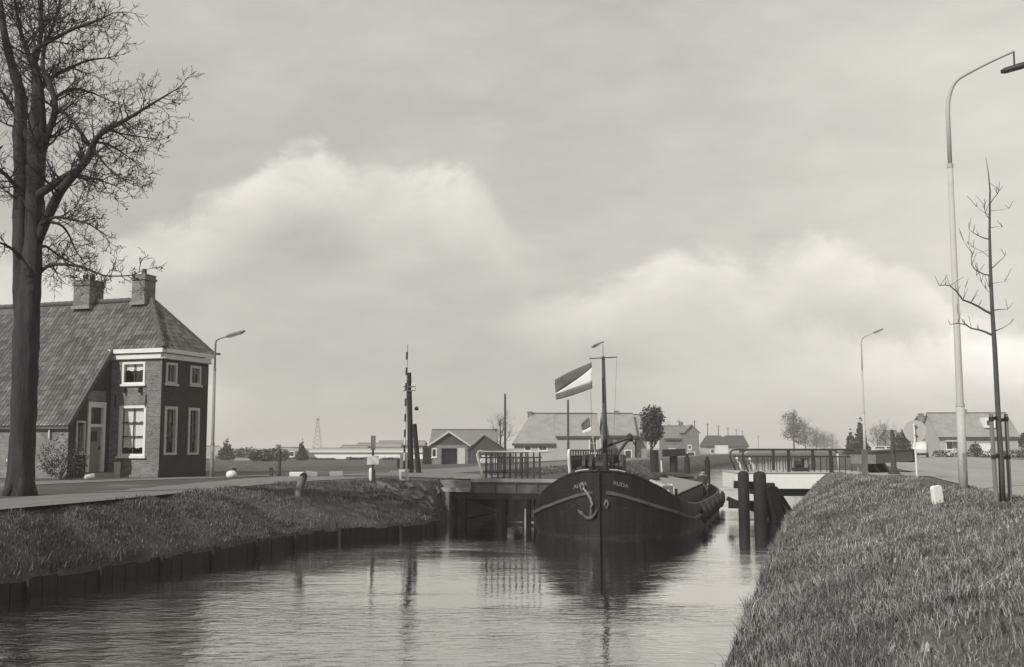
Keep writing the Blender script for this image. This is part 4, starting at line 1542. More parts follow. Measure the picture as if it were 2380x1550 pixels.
# second dolphin, far side of the opening
fd = thing('mooring_dolphin', (0, 0, 0), 0, 'dark far mooring posts with a heavy top beam and white board behind the barge', 'mooring posts')
for u, w in ((1521, 20), (1566, 18)):
    p = ap(u, 1100, 66)
    MB().tube([(p.x, p.y, -1), (p.x, p.y, 2.35 if u > 1530 else 2.55)], w / 2 / FPX * 66, 10).build('pile', M['wood'], fd)
MB().beam(ap(1540, 1053, 65.6), ap(1592, 1051, 65.6), 0.4, 0.42).build('top_beam', M['wood'], fd)
MB().beam(ap(1538, 1098, 65.4), ap(1536, 1070, 65.4), 0.28, 0.06).build('gauge_board', M['white'], fd)


# ------------------------------------------------------------------ the barge
def barge():
    o0 = ST(32.7, -6.24)
    t = thing('barge', o0, CANAL_ANG + R(1.5), 'black steel canal barge, bow on, with mast, flags and pale hatch boards', 'barge')
    A_ = np.array([0, .05, .12, .22, .35, .5, .7, .95, 1.25, 1.6, 2.2, 3.2, 4.5, 6.5, 9.0, 13, 17, 19.5, 21, 22.2, 23.0])
    B_ = np.array([.06, .32, .55, .80, 1.06, 1.30, 1.56, 1.84, 2.08, 2.28, 2.44, 2.52, 2.54, 2.55, 2.55, 2.55, 2.55, 2.45, 2.05, 1.2, .1])
    W_ = np.array([.04, .27, .48, .72, .97, 1.21, 1.47, 1.76, 2.01, 2.22, 2.40, 2.50, 2.53, 2.55, 2.55, 2.55, 2.55, 2.35, 1.8, .8, .05])
    H_ = np.array([1.98, 1.975, 1.96, 1.91, 1.83, 1.73, 1.58, 1.42, 1.22, 1.06, .94, .86, .80, .74, .68, .66, .68, .76, .90, 1.08, 1.2])
    hb = lambda a: float(np.interp(a, A_, B_)); hw = lambda a: float(np.interp(a, A_, W_)); hh = lambda a: float(np.interp(a, A_, H_))
    def half(a, z):
        f = max(0.0, min(1.0, z / hh(a)))
        return hw(a) + (hb(a) - hw(a)) * f ** .8 + 0.05 * math.sin(f * math.pi)
    sts = sorted(set(A_.tolist() + np.linspace(0, 1.0, 14).tolist() + np.linspace(1, 4, 12).tolist() + np.linspace(19, 23, 10).tolist()))
    hull = MB()
    fr = [-0.35, 0.0, .2, .4, .6, .8, 1.0]
    rings = []
    for a in sts:
        L_ = []
        for f in fr:
            z = f * hh(a) if f > 0 else (f and -0.5)
            x = half(a, max(z, 0)) * (0.85 if f < 0 else 1)
            L_.append((x, z))
        ins = [(max(L_[-1][0] - .09, 0.0), hh(a)), (max(L_[-1][0] - .09, 0.0), hh(a) - 0.34 * min(1, a / .5 + .2))]
        prof = L_ + ins
        rings.append([(-x, a, z) for x, z in reversed(prof)] + [(x, a, z) for x, z in prof])
    k = len(rings[0])
    for rg in rings: hull.v.extend(rg)
    hk = k // 2
    for i in range(len(rings) - 1):
        for j in range(k - 1):
            if j == hk - 1: continue
            hull.f.append((i * k + j, i * k + j + 1, (i + 1) * k + j + 1, (i + 1) * k + j))
        hull.f.append((i * k + hk - 1, i * k + hk, (i + 1) * k + hk, (i + 1) * k + hk - 1))
        hull.f.append(((i + 1) * k, (i + 1) * k + k - 1, i * k + k - 1, i * k))      # the deck
    hull.f.append(tuple(range(0, k)))
    hull.f.append(tuple((len(rings) - 1) * k + q for q in range(k - 1, -1, -1)))
    h = hull.build('hull', M['hull'], t, True)
    es = h.modifiers.new('edges', 'EDGE_SPLIT'); es.split_angle = R(35)
    # stem bar
    MB().beam((0, -0.05, -0.5), (0, -0.07, 2.02), 0.06, 0.10, (0, 1, 0)).build('stem', M['hull'], t)
    # worn rubbing strakes, cap rails
    zs = lambda a: float(np.interp(a, [0, .12, .35, .7, 1.2, 1.9, 3.0, 8, 23], [1.37, 1.28, 1.12, .94, .76, .58, .46, .38, .55]))
    for sg in (-1, 1):
        st_ = MB(); cp = MB()
        aa = np.concatenate([np.linspace(0.02, 1.2, 22), np.linspace(1.35, 4, 12), np.linspace(4.4, 22, 26)])
        pr = []
        for a in aa:
            z = zs(a)
            pr.append((sg * (half(a, z) + .012), a - 0.012, z))
        V = []
        for (x, a, z) in pr:
            for dx, dz in ((0, -.06), (.05, -.045), (.05, .045), (0, .06)):
                V.append((x + sg * dx, a - (.03 if dx else 0) * max(0, 1 - a / 2), z + dz))
        F = []
        for i in range(len(pr) - 1):
            for j in range(4):
                F.append((i * 4 + j, i * 4 + (j + 1) % 4, (i + 1) * 4 + (j + 1) % 4, (i + 1) * 4 + j))
        st_.add(V, F)
        st_.build('rubbing_strake', M['strake'] , t)
        pts = [(sg * (hb(a) - .045), a, hh(a) + .02) for a in aa]
        cp.tube([(sg * .02, 0.0, hh(0) + .02)] + pts, 0.05, 6)
        cp.build('cap_rail', M['hull'], t)
        pts = [(sg * (hb(a) - .045), a, hh(a) + .06) for a in np.linspace(.06, .22, 8)]
        MB().tube(pts, 0.035, 6).build('bow_rail', M['concrete'], t)
    # faded name on both bows
    def ax_(x, z):
        # how far aft the plating lies at this offset from the stem
        lo_, hi_ = 0.0, 2.5
        for _ in range(30):
            m_ = (lo_ + hi_) / 2
            if half(m_, z) < abs(x): lo_ = m_
            else: hi_ = m_
        return lo_
    def lettering(txt, xc, z, sg):
        cu = bpy.data.curves.new('name', 'FONT'); cu.body = txt; cu.size = 0.17; cu.extrude = 0.003; cu.align_x = 'CENTER'; cu.align_y = 'CENTER'
        ob = bpy.data.objects.new('tmp_name', cu); COL.objects.link(ob)
        dg = bpy.context.evaluated_depsgraph_get()
        me = bpy.data.meshes.new_from_object(ob.evaluated_get(dg))
        bpy.data.objects.remove(ob)
        for v in me.vertices:
            c = v.co
            x = xc + c.x * .92
            zz = z + c.y - abs(x - math.copysign(.4, xc)) * .28
            v.co = Vector((x, ax_(x, zz) - .014 - c.z, zz))
        me.materials.append(M['letter'])
        o = bpy.data.objects.new('name_lettering', me); COL.objects.link(o); o.parent = t
    lettering('ALIDA', 0.63, 1.66, 1)
    lettering('ALIDA', -0.60, 1.62, -1)
    # anchor on the port bow (left in the picture)
    def hp(x, z, d=.07): return Vector((x, ax_(x, z) - d, z))
    anc = MB().tube([hp(-.50, 1.50), hp(-.38, 1.36), hp(-.27, 1.20), hp(-.20, 1.02), hp(-.24, .90)], [.03, .04, .045, .04, .05], 8).build('anchor', M['anchor'], t, True)
    fk_ = MB()
    fk_.add([tuple(hp(-.69, .84, .05)), tuple(hp(-.50, .80, .16)), tuple(hp(-.48, .66, .10)), tuple(hp(-.62, .72, .05)), tuple(hp(-.55, .74, .03))], [(0, 3, 1), (3, 2, 1), (0, 1, 4), (1, 2, 4), (0, 4, 3), (3, 4, 2)])
    fk_.build('fluke', M['anchor'], anc)
    MB().tube([hp(-.50, .70), hp(-.38, .60), hp(-.24, .60), hp(-.12, .72), hp(-.06, .86)], [.03, .05, .055, .045, .02], 8).build('anchor_arm', M['strake'], anc)
    MB().tube([hp(-.24, .9), hp(-.25, .6)], [.04, .05], 8).build('shank_foot', M['strake'], anc)
    for x, z in ((.22, 1.02), (-.52, 1.52)):
        MB().tube([hp(x, z + .13, .05), hp(x + .06, z, .06), hp(x, z - .13, .05), hp(x - .06, z, .06), hp(x, z + .13, .05)], .03, 6, False).build('hawse_ring', M['iron_mid'], t)
    # bitts
    for sg in (-1, 1):
        a = 1.3
        x = -1.02 if sg < 0 else .72
        z0 = hh(a) - .34
        MB().lathe([(.12, 0), (.11, .75), (.15, .82), (.16, .92), (.09, 1.02), (.05, 1.15)], (x, a, z0), 10).build('bollard', M['iron'], t, True)
        MB().lathe([(.09, 0), (.08, .3), (.12, .36), (.1, .42)], (x + sg * .25, a + .9, hh(a + .9) - .34), 10).build('bollard', M['iron'], t, True)
    # windlass
    wz = 1.68
    wl_ = MB().tube([(-.75, 1.75, wz + .45), (.55, 1.75, wz + .45)], .19, 12).build('windlass', M['iron'], t)
    for x in (-.35, .3):
        MB().prism([(-.3, -.75), (.3, -.75), (.12, .75), (-.12, .75)], (x, 1.75, wz), (0, 1, 0), (0, 0, 1), (1, 0, 0), -.04, .04).build('cheek_plate', M['iron'], wl_)
    for x in (-.72, -.5, .48):
        MB().tube([(x - .05, 1.75, wz + .45), (x + .05, 1.75, wz + .45)], .36, 14).build('wheel', M['iron'], wl_)
    MB().box(-.8, .8, 2.3, 3.1, hh(2.5) - .34, hh(2.5) + .95).build('fore_hatch', M['deck'], t)
    # clutter on the foredeck
    for (x, a, r1, h0) in ((-.95, 2.3, .22, 1.5), (.85, 2.4, .2, 1.2), (-1.45, 2.9, .26, 1.1), (1.3, 3.2, .3, .62), (-.2, 3.4, .34, 1.75), (1.75, 3.7, .2, .7)):
        z0 = hh(a) - .34
        MB().lathe([(r1 * .8, 0), (r1 * .7, h0 * .55), (r1 * .95, h0 * .6), (r1, h0 * .8), (r1 * .6, h0 * .98), (r1 * .1, h0)], (x, a, z0), 11).build('deck_vent' if h0 > .75 else 'cask', M['iron'], t, True)
    for (x, a) in ((1.5, 2.6), (-1.6, 3.6), (.55, 2.0)):
        cr = MB()
        for q in range(4):
            cr.tube([(x + .26 * math.cos(w) * (1 - .06 * q), a + .26 * math.sin(w) * (1 - .06 * q), hh(a) - .30 + .055 * q) for w in np.linspace(0, 6.283, 15)], .03, 6, False)
        tag(cr.build('rope_coil', M['wood_mid'], t), kind='stuff')
    MB().box(-1.7, -.7, 3.3, 4.4, .5, 1.75).build('deck_box', M['deck'], t, bevel=.03)
    MB().box(.85, 1.35, 3.7, 4.4, .5, 1.25).build('deck_box', M['canvas'], t, bevel=.05)
    # fenders along the side
    for a in (5.5, 7.8, 10.4, 13.2, 16.0, 18.2):
        x = half(a, .4) + .12
        fd_ = MB().lathe([(.04, .62), (.11, .5), (.14, .3), (.11, .12), (.04, 0)], (x, a, .12), 9).build('fender', M['rubber'], t, True)
        MB().tube([(x, a, .7), (x - .12, a, hh(a) + .02)], .012, 5).build('lanyard', M['wood_mid'], fd_)
    # mast and rigging
    mx, ma = 0.0, 1.25
    mz = hh(ma) - .36
    MZ = 5.55
    ms = MB().tube([(mx, ma, mz), (mx - .01, ma, 3.4), (mx - .04, ma, MZ)], [.085, .075, .05], 10).build('mast', M['wood_pole'], t, True)
    MB().tube([(mx - .04, ma, MZ - .1), (mx - .05, ma, MZ + .45)], [.014, .008], 6).build('topmast', M['iron_mid'], ms)
    MB().tube([(-.47, ma, MZ - .06), (.40, ma, MZ - .03)], .018, 6).build('yard', M['iron'], ms)
    MB().lathe([(.0, 0), (.05, .04), (.012, .05)], (mx - .05, ma, MZ + .42), 8).build('wind_cups', M['iron'], ms)
    for (p, q) in (((-.46, ma, MZ - .07), (-.44, ma + .25, mz + .6)), ((.39, ma, MZ - .05), (.18, ma + .1, mz + .7))):
        MB().tube([p, q], .006, 4).build('halyard', M['iron_mid'], ms)
    # derrick struts
    ax, aa_, az = .72, 1.6, 3.02
    MB().tube([(-.32, 1.5, 2.58), (.1, 1.55, 2.78), (ax, aa_, az)], [.03, .045, .05], 8).build('derrick_boom', M['iron'], t)
    MB().tube([(.2, 1.5, 2.3), (ax, aa_, az)], [.045, .05], 8).build('derrick_boom', M['iron'], t)
    MB().lathe([(.05, 0), (.11, .08), (.1, .2), (.03, .26)], (ax + .0, aa_, az - .14), 10).build('block', M['iron'], t)
    MB().tube([(ax + .05, aa_, az - .05), (.98, 1.9, 2.55), (.90, 1.8, 2.25), (.72, 1.8, 1.75)], .018, 6).build('rope', M['wood_mid'], t)
    MB().tube([(-.05, 1.9, 2.1), (-.42, 2.2, 1.85), (-.5, 2.4, 1.3)], .02, 6).build('rope', M['cream'], t)
    # hold: coaming and hatch boards
    c0, c1, cw = 5.2, 17.4, 1.85
    dz = .40
    co = MB()
    for sg in (-1, 1):
        co.box(min(sg * cw, sg * (cw - .07)), max(sg * cw, sg * (cw - .07)), c0, c1, dz - .1, 1.02)
    co.box(-cw, cw, c0 - .07, c0, dz - .1, 1.3)
    co.box(-cw, cw, c1, c1 + .07, dz - .1, 1.3)
    co.build('coaming', M['deck'], t)
    for a in (5.4, 8.4, 11.4, 14.4, 17.0):
        MB().beam((-cw, a, 1.02), (0, a, 1.36), .06, .08).build('hatch_beam', M['deck'], t)
        MB().beam((cw, a, 1.02), (0, a, 1.36), .06, .08).build('hatch_beam', M['deck'], t)
    n = 15
    hm = MB()
    w = (c1 - c0) / n
    ln = math.hypot(cw, .35)
    hm.box(0, ln - .03, .012, w - .012, 0.0, .045)
    hme = hm.mesh('hatch_board', M['hatch'])
    rr = random.Random(3)
    for sg in (-1, 1):
        for i in range(n):
            o = bpy.data.objects.new('hatch_board', hme); COL.objects.link(o); o.parent = t
            o.location = (sg * 0.02, c0 + (i if sg > 0 else i + 1) * w, 1.43 + rr.uniform(-.006, .012))
            o.rotation_euler = (0, math.atan2(.35, cw), 0 if sg > 0 else math.pi)
    # tarpaulins and gear on the hatches
    tp = MB()
    for (a0, a1, x0, rad) in ((6.0, 12.5, .25, .16), (12.8, 16.8, .15, .2)):
        pts = [(x0 + .12 * math.sin(a * 1.7), a, 1.5 - .1 + .03 * math.sin(a * 3)) for a in np.linspace(a0, a1, 12)]
        tp = MB().tube(pts, [rad * (1 + .15 * math.sin(i * 2.1)) for i in range(12)], 9)
        tp.build('rolled_tarpaulin', M['canvas'], t, True)
    pv = MB()
    gx, ga = np.linspace(.35, 1.25, 8), np.linspace(7.2, 10.2, 10)
    for i in range(7):
        for j in range(9):
            z = lambda p, q: 1.5 - p * .19 + .035 * math.sin(p * 7 + q * 3) + .02 * math.sin(q * 5)
            pv.quad((gx[i], ga[j], z(gx[i], ga[j])), (gx[i + 1], ga[j], z(gx[i + 1], ga[j])), (gx[i + 1], ga[j + 1], z(gx[i + 1], ga[j + 1])), (gx[i], ga[j + 1], z(gx[i], ga[j + 1])))
    pvo = pv.build('folded_tarpaulin', M['canvas_pale'], t, True)
    sm_ = pvo.modifiers.new('thickness', 'SOLIDIFY'); sm_.thickness = .04
    # white locker and stanchions on the side deck
    bx = MB().box(1.42, 1.80, 4.55, 4.80, 1.02, 1.42).build('locker', M['white'], t)
    for x in (1.48, 1.74):
        MB().box(x - .03, x + .03, 4.64, 4.70, .45, 1.018).build('leg', M['iron'], bx)
    for i, (x, a) in enumerate(((1.25, 4.4), (2.05, 4.9), (2.1, 5.6), (2.15, 6.6))):
        MB().lathe([(.10, 0), (.09, .28), (.13, .32), (.08, .4)], (x, a, hh(a) - .34), 9).build('bollard', M['iron'], t, True)
    # after cabin and steering well
    MB().box(-1.3, 1.3, 17.7, 19.3, .42, 1.38).build('cabin', M['deck'], t)
    rf = MB()
    for i in range(8):
        x0 = -1.4 + 2.8 * i / 8; x1 = -1.4 + 2.8 * (i + 1) / 8
        zz = lambda x: 1.39 + .16 * (1 - (x / 1.4) ** 2)
        rf.add([(x0, 17.6, zz(x0)), (x1, 17.6, zz(x1)), (x1, 19.4, zz(x1)), (x0, 19.4, zz(x0)), (x0, 17.6, 1.385), (x1, 17.6, 1.385), (x1, 19.4, 1.385), (x0, 19.4, 1.385)], [(0, 1, 2, 3), (4, 5, 1, 0), (3, 2, 6, 7)])
    rf.build('cabin_roof', M['canvas'], t)
    MB().box(1.0, 2.0, 20.0, 20.35, .42, .80).build('bench', M['deck'], t)
    MB().tube([(0, 21.8, 1.15), (0.0, 20.6, 1.25)], [.06, .035], 8).build('tiller', M['wood_mid'], t)
    MB().box(-.05, .05, 21.9, 22.6, -.6, 1.3).build('rudder', M['hull'], t)
    return t


barge()


# flags: cloth sheets with real ripple and thickness; stripes are separate sewn parts
def flag(name, hoist_top, hoist_bot, fly_top, fly_bot, stripes, label, staff=None, bulge=0.12, group=None):
    t = thing(name, hoist_top, 0, label, 'flag', group)
    A, B, C, D = [Vector(p) - Vector(hoist_top) for p in (hoist_top, hoist_bot, fly_top, fly_bot)]
    nu, nv = 16, 4
    for k, (v0, v1, mat, nm) in enumerate(stripes):
        V = []; F = []
        for i in range(nu + 1):
            u = i / nu
            for j in range(nv + 1):
                v = v0(u) + (v1(u) - v0(u)) * j / nv
                p = (A * (1 - v) + B * v) * (1 - u) + (C * (1 - v) + D * v) * u
                wv = bulge * u * math.sin(u * 7.5 + v * 2.2)
                p = p + Vector((0, 1, 0)) * wv + Vector((0, 0, 1)) * (0.09 * math.sin(u * math.pi) * (0.5 - v) * 0.6)
                V.append(tuple(p))
        for i in range(nu):
            for j in range(nv):
                a = i * (nv + 1) + j
                F.append((a, a + 1, a + nv + 2, a + nv + 1))
        o = MB().add(V, F).build(nm, M[mat], t, True)
        s = o.modifiers.new('thickness', 'SOLIDIFY'); s.thickness = 0.006
    if staff:
        MB().tube([Vector(p) - Vector(hoist_top) for p in staff], 0.014, 6).build('staff', M['cream'], t)
    return t


Yf = 33.9
c1 = lambda v: (lambda u: v)
flag('tricolour_flag', ap(1375, 842, Yf), ap(1377, 902, Yf), ap(1290, 882, Yf + .35), ap(1292, 929, Yf + .3),
     [(c1(0), lambda u: .20 + .47 * u ** .8, 'flag_red', 'red_stripe'), (lambda u: .20 + .47 * u ** .8, lambda u: .80 - .10 * u, 'flag_white', 'white_stripe'), (lambda u: .80 - .10 * u, c1(1), 'flag_blue', 'blue_stripe')],
     'large three striped flag streaming left from the barge mast yard', bulge=.16)
flag('bow_flag', ap(1371, 968, 33.6), ap(1376, 999, 33.6), ap(1351, 986, 33.8), ap(1354, 1007, 33.8),
     [(c1(0), c1(.3), 'flag_red', 'red_stripe'), (c1(.3), c1(.72), 'girder', 'middle_stripe'), (c1(.72), c1(1), 'flag_white', 'white_stripe')],
     'small dark flag flying low from a thin staff in front of the pale roof', staff=[ap(1370, 964, 33.6), ap(1384, 1062, 33.6)], bulge=.05)
flag('pennant', ap(1400, 794, Yf), ap(1399, 797, Yf), ap(1374, 806, Yf + .1), ap(1376, 809, Yf + .1), [(c1(0), c1(1), 'flag_blue', 'cloth')],
     'narrow dark pennant at the very top of the barge mast', bulge=.04)


# ------------------------------------------------------------------ boatman, seated on the after deck
def person_sitting():
    loc = ST(32.7 + 20.15, -6.24 + 1.62 - .5, 0.40)
    t = thing('person', loc, CANAL_ANG + R(15), 'person in dark clothes sitting at the stern of the black barge', 'person')
    def skin(name, joints, edges, mat, sub=2):
        me = bpy.data.meshes.new(name)
        me.from_pydata([j[0] for j in joints], edges, [])
        o = bpy.data.objects.new(name, me)
        COL.objects.link(o)
        md = o.modifiers.new('skin', 'SKIN'); md.use_smooth_shade = True
        for i, j in enumerate(joints):
            me.skin_vertices[0].data[i].radius = j[1] if isinstance(j[1], tuple) else (j[1], j[1])
        me.skin_vertices[0].data[0].use_root = True
        ss = o.modifiers.new('sub', 'SUBSURF'); ss.levels = sub; ss.render_levels = sub
        o.parent = t
        me.materials.append(mat)
        return o
    J = [((0, 0, .48), (.15, .11)), ((0, -.02, .70), (.15, .11)), ((0, -.04, .92), (.17, .11)), ((0, -.05, 1.03), .055), ((0, -.08, 1.10), (.075, .085)), ((0, -.08, 1.19), (.07, .085)), ((0, -.07, 1.25), (.04, .05)),
         ((-.19, -.04, .94), .06), ((-.27, -.08, .70), .045), ((-.20, -.28, .58), .035), ((-.17, -.36, .57), .03),
         ((.19, -.04, .94), .06), ((.27, -.08, .70), .045), ((.20, -.28, .58), .035), ((.17, -.36, .57), .03),
         ((-.10, -.06, .46), .085), ((-.12, -.42, .47), .065), ((-.12, -.44, .10), .045), ((-.13, -.58, .045), .035),
         ((.10, -.06, .46), .085), ((.12, -.42, .47), .065), ((.12, -.44, .10), .045), ((.13, -.58, .045), .035), ((0, -.17, 1.14), .018)]
    E = [(0, 1), (1, 2), (2, 3), (3, 4), (4, 5), (5, 6), (2, 7), (7, 8), (8, 9), (9, 10), (2, 11), (11, 12), (12, 13), (13, 14), (0, 15), (15, 16), (16, 17), (17, 18), (0, 19), (19, 20), (20, 21), (21, 22), (4, 23)]
    skin('body', J, E, M['skin'])
    f = 1.18
    g = lambda i, k=f: (J[i][0], tuple(q * k for q in (J[i][1] if isinstance(J[i][1], tuple) else (J[i][1],) * 2)))
    skin('jacket', [g(0, 1.12), g(1), g(2), ((0, -.045, 1.0), .085), g(7), g(8), g(9), g(11), g(12), g(13)], [(0, 1), (1, 2), (2, 3), (2, 4), (4, 5), (5, 6), (2, 7), (7, 8), (8, 9)], M['cloth'])
    skin('trousers', [g(0, 1.16), g(15), g(16), g(17), g(19), g(20), g(21)], [(0, 1), (1, 2), (2, 3), (0, 4), (4, 5), (5, 6)], M['deck'])
    for sx in (-1, 1):
        for q in range(4):
            MB().tube([(sx * (.155 + .012 * q), -.36, .575), (sx * (.15 + .012 * q), -.40 - .004 * (q % 2), .565), (sx * (.145 + .012 * q), -.415, .535)], [.009, .008, .006], 5).build('finger', M['skin'], t)
    MB().lathe([(.088, .0), (.095, .05), (.08, .10), (.03, .125)], (0, -.065, 1.185), 12).build('cap', M['hair'], t, True)
    return t


person_sitting()

# ------------------------------------------------------------------ small things on the left bank
p = hit(690, 1152)
mt_ = thing('mooring_post', p - ZV * .1, 0, 'thick leaning timber mooring post in the grass of the left bank', 'mooring post')
MB().tube([(0, 0, -.3), (.02, 0, 0), (.10, 0, .42), (.20, 0, .70)], [.13, .14, .13, .125], 12).build('post', M['wood_mid'], mt_)
MB().tube([(.195, 0, .69), (.235, 0, .79)], [.13, .06], 12).build('post_cap', M['wood'], mt_)
p = hit(866, 1122)
sgn = thing('signpost', p, 0, 'thin dark signpost with an upright dark plate and white lower board', 'signpost')
k = p.y / FPX
MB().box(-.035, .035, -.03, .03, -.3, (1122 - 1016) * k).build('post', M['wood_pole'], sgn)
MB().box(-.075, .095, -.055, -.033, (1122 - 1046) * k, (1122 - 1014) * k).build('upper_plate', M['iron_mid'], sgn)
wb_ = MB().box(-.20, .22, -.06, -.034, (1122 - 1080) * k, (1122 - 1060) * k).build('lower_board', M['white'], sgn)
p = hit(862, 1118)
bo = thing('bollard', p, 0, 'short white bollard at the roadside in front of the signpost', 'bollard')
MB().lathe([(.03, -.1), (.06, .05), (.075, .15), (.075, .42), (.05, .46), (.01, .47)], (0, 0, 0), 12).build('body', M['white'], bo, True)
MB().box(.09, .15, 0.0, .06, -.2, .40).build('dark_stake', M['wood'], bo)
# white square frame beside the bridge end
p = gp(939, 1117, 1.5)
wf = thing('road_marker', p, 0, 'white square open frame standing at the left end of the bridge', 'marker')
for nm, q in (('side_post', (-.17, -.09, 0, .31)), ('side_post', (.09, .17, 0, .31)), ('top_bar', (-.18, .18, .312, .40)), ('bottom_bar', (-.088, .088, .0, .05))):
    MB().box(q[0], q[1], -.06, .06, q[2], q[3]).build(nm, M['white'], wf, bevel=.008)
# barrier, raised
p = gp(939, 1108, 1.5)
ba = thing('barrier', p, 0, 'raised road barrier arm striped black and white beside the leaning dark pole', 'barrier')
MB().box(-.16, .16, -.16, .16, 0, .95).build('pedestal', M['iron_mid'], ba, bevel=.02)
MB().box(-.30, .25, -.06, .06, .35, .72).build('counterweight', M['iron'], ba, bevel=.02)
seg = [(1090, 1075, 0), (1075, 1052, 0), (1052, 1030, 1), (1030, 1010, 0), (1010, 980, 1), (980, 955, 0), (955, 935, 1), (935, 914, 0), (914, 884, 1), (884, 866, 0), (866, 833, 1), (833, 802, 0)]
seg = []
v0 = 1088
for i in range(16):
    v1 = v0 - 18
    seg.append((v0, v1, i % 2)); v0 = v1
for (a, b, wv) in seg:
    pa = ap(939.0 + (1088 - a) * .026, a, p.y - .15) - p; pb = ap(939.0 + (1088 - b) * .026, b, p.y - .15) - p
    MB().tube([pa, pb], [.044, .042], 8).build('white_band' if wv else 'black_band', M['cream' if wv else 'iron'], ba)
# telephone pole with strut beside the bridge
Yp = 51.7
p = gp(957, 1100, 1.5); p.y = Yp; p.x = (957 - CX) / FPX * Yp
tp_ = thing('telephone_pole', p, 0, 'dark telephone pole with leaning strut and white insulators beside the bridge barrier', 'telephone pole')
top = ap(950.5, 866, Yp) - p
MB().tube([(0, 0, -.3), top * .5, top], [.145, .13, .11], 10).build('pole', M['wood'], tp_)
MB().tube([ap(974, 1099, Yp - .2) - p - ZV * .2, ap(963, 985, Yp - .2) - p], [.13, .11], 10).build('strut', M['wood'], tp_)
for vv in (899, 908):
    c = ap(952, vv, Yp - .16) - p
    ca = MB().box(c.x - .30, c.x + .27, c.y - .03, c.y + .03, c.z - .02, c.z + .02).build('crossarm', M['iron_mid'], tp_)
    for q in (-.27, -.14, .13, .24):
        MB().lathe([(.03, 0), (.05, .03), (.045, .08), (.055, .1), (.02, .14)], (c.x + q, c.y, c.z + .02), 8).build('insulator', M['white'], ca)
c = ap(968, 951, Yp - .2) - p
MB().lathe([(.03, .14), (.1, .05), (.09, -.02), (.04, -.06)], tuple(c), 10).build('lamp', M['iron'], tp_)
# small things along the verge
p = gp(538, 1110.5)
o = MB().lathe([(.18, 0), (.22, .1), (.2, .22), (.1, .28), (.02, .29)], (0, 0, 0), 9).build('stone', M['white'], None, True); o.location = p
tag(o, 'white round stone on the verge near the left street lamp', 'stone')
for (u, v, w, lab) in ((690, 1108, .6, 'long white kerb block lying on the verge beyond the leaning post'), (724, 1107, .5, 'grey tilted kerb block beside the long white one'), (782, 1107, .55, 'low pale kerb block on the verge left of the signpost')):
    o = MB().box(-w / 2, w / 2, -.15, .15, 0, .2).build('kerb_block', M['white' if u == 690 else 'concrete'], None, bevel=.03); o.location = gp(u, v); o.rotation_euler = (0, R(8) if u == 724 else 0, .15)
    tag(o, lab, 'kerb block')
p = gp(649, 1107)
o = MB().tube([(0, 0, -.2), (0, 0, (1107 - 1047) / FPX * p.y)], [.075, .065], 8).build('fence_post', M['wood_pole'], None); o.location = p
tag(o, 'single dark upright post at the edge of the field', 'post')
p = gp(590, 1108)
bn = thing('bench', p, 0.1, 'low dark bench standing on the verge between lamp and post', 'bench')
MB().box(-1.0, .9, -.2, .2, .36, .44).build('seat', M['wood_mid'], bn)
for x in (-.8, .7): MB().box(x - .06, x + .06, -.15, .15, 0, .357).build('leg', M['wood_pole'], bn)


# ------------------------------------------------------------------ street lamps
def lamp(loc, hpts, arm, label, r0, mat, head=True, group='street lamps', hang=False):
    """hpts: heights of sleeve joints then of the bend; arm: offset of the tip (dx,dy,dz) from the bend"""
    t = thing('street_lamp', loc, 0, label, 'street lamp', group)
    h1, h2, hb_ = hpts
    MB().lathe([(r0, -.2), (r0 * .93, h1 - .02)], (0, 0, 0), 14).build('lower_mast', M[mat], t, True)
    MB().lathe([(r0 * .86, h1 - .0), (r0 * .80, h1 + .06), (r0 * .62, h2)], (0, 0, 0), 14).build('mast', M[mat], t, True)
    MB().lathe([(r0 * 1.02, h1 - .05), (r0 * 1.02, h1 + .03)], (0, 0, 0), 14).build('collar', M[mat], t)
    a = Vector(arm)
    MB().box(-r0 * .35, r0 * .35, -r0 * 1.0, -r0 * .9, .55, 1.05).build('door_hatch', M['zinc'], t)
    P = [Vector((0, 0, h2 - .05)), Vector((0, 0, hb_))]
    W_ = ((.004, .09), (.012, .19), (.028, .30), (.055, .41), (.085, .49), (.12, .555), (.16, .605), (.21, .645), (.28, .685), (.37, .73), (.48, .785), (.6, .84), (.79, .92), (1, 1))
    for (q, hq) in W_:
        P.append(Vector((a.x * q, a.y * q, hb_ + a.z * hq)))
    n = len(P)
    MB().tube(P, [r0 * .5] * 2 + [r0 * (.48 - .012 * i) for i in range(n - 2)], 10).build('arm', M[mat], t, True)
    MB().lathe([(r0 * .72, h2 - .06), (r0 * .72, h2 + .05)], (0, 0, 0), 12).build('collar', M[mat], t)
    d = (P[-1] - P[-4]).normalized()
    if hang:
        c = P[-1] + Vector((-.0, 0, -.42))
        MB().tube([P[-1], c], .025, 6).build('drop_rod', M['iron'], t)
    else:
        c = P[-1]
    hd = MB()
    L0 = 1.0
    p0 = c - d * (.1 if not hang else .38); 
    if hang: d = Vector((d.x, d.y, d.z * .5)).normalized()
    for i, (q, w, hgt) in enumerate(((0, .06, .06), (.12, .13, .10), (.5, .15, .13), (.85, .13, .10), (1, .05, .05))):
        pass
    hd.tube([p0, p0 + d * L0 * .12, p0 + d * L0 * .5, p0 + d * L0 * .88, p0 + d * L0], [.04, .07, .08, .07, .03] if not hang else [.05, .085, .095, .085, .04], 10)
    h = hd.build('lamp_head', M['iron_mid'] if not hang else M['iron'], t, True)
    MB().tube([p0 + d * L0 * .2 - ZV * .045, p0 + d * L0 * .8 - ZV * .045], [.05, .05], 8).build('lamp_glass', M['lamp'], h, True)
    return t


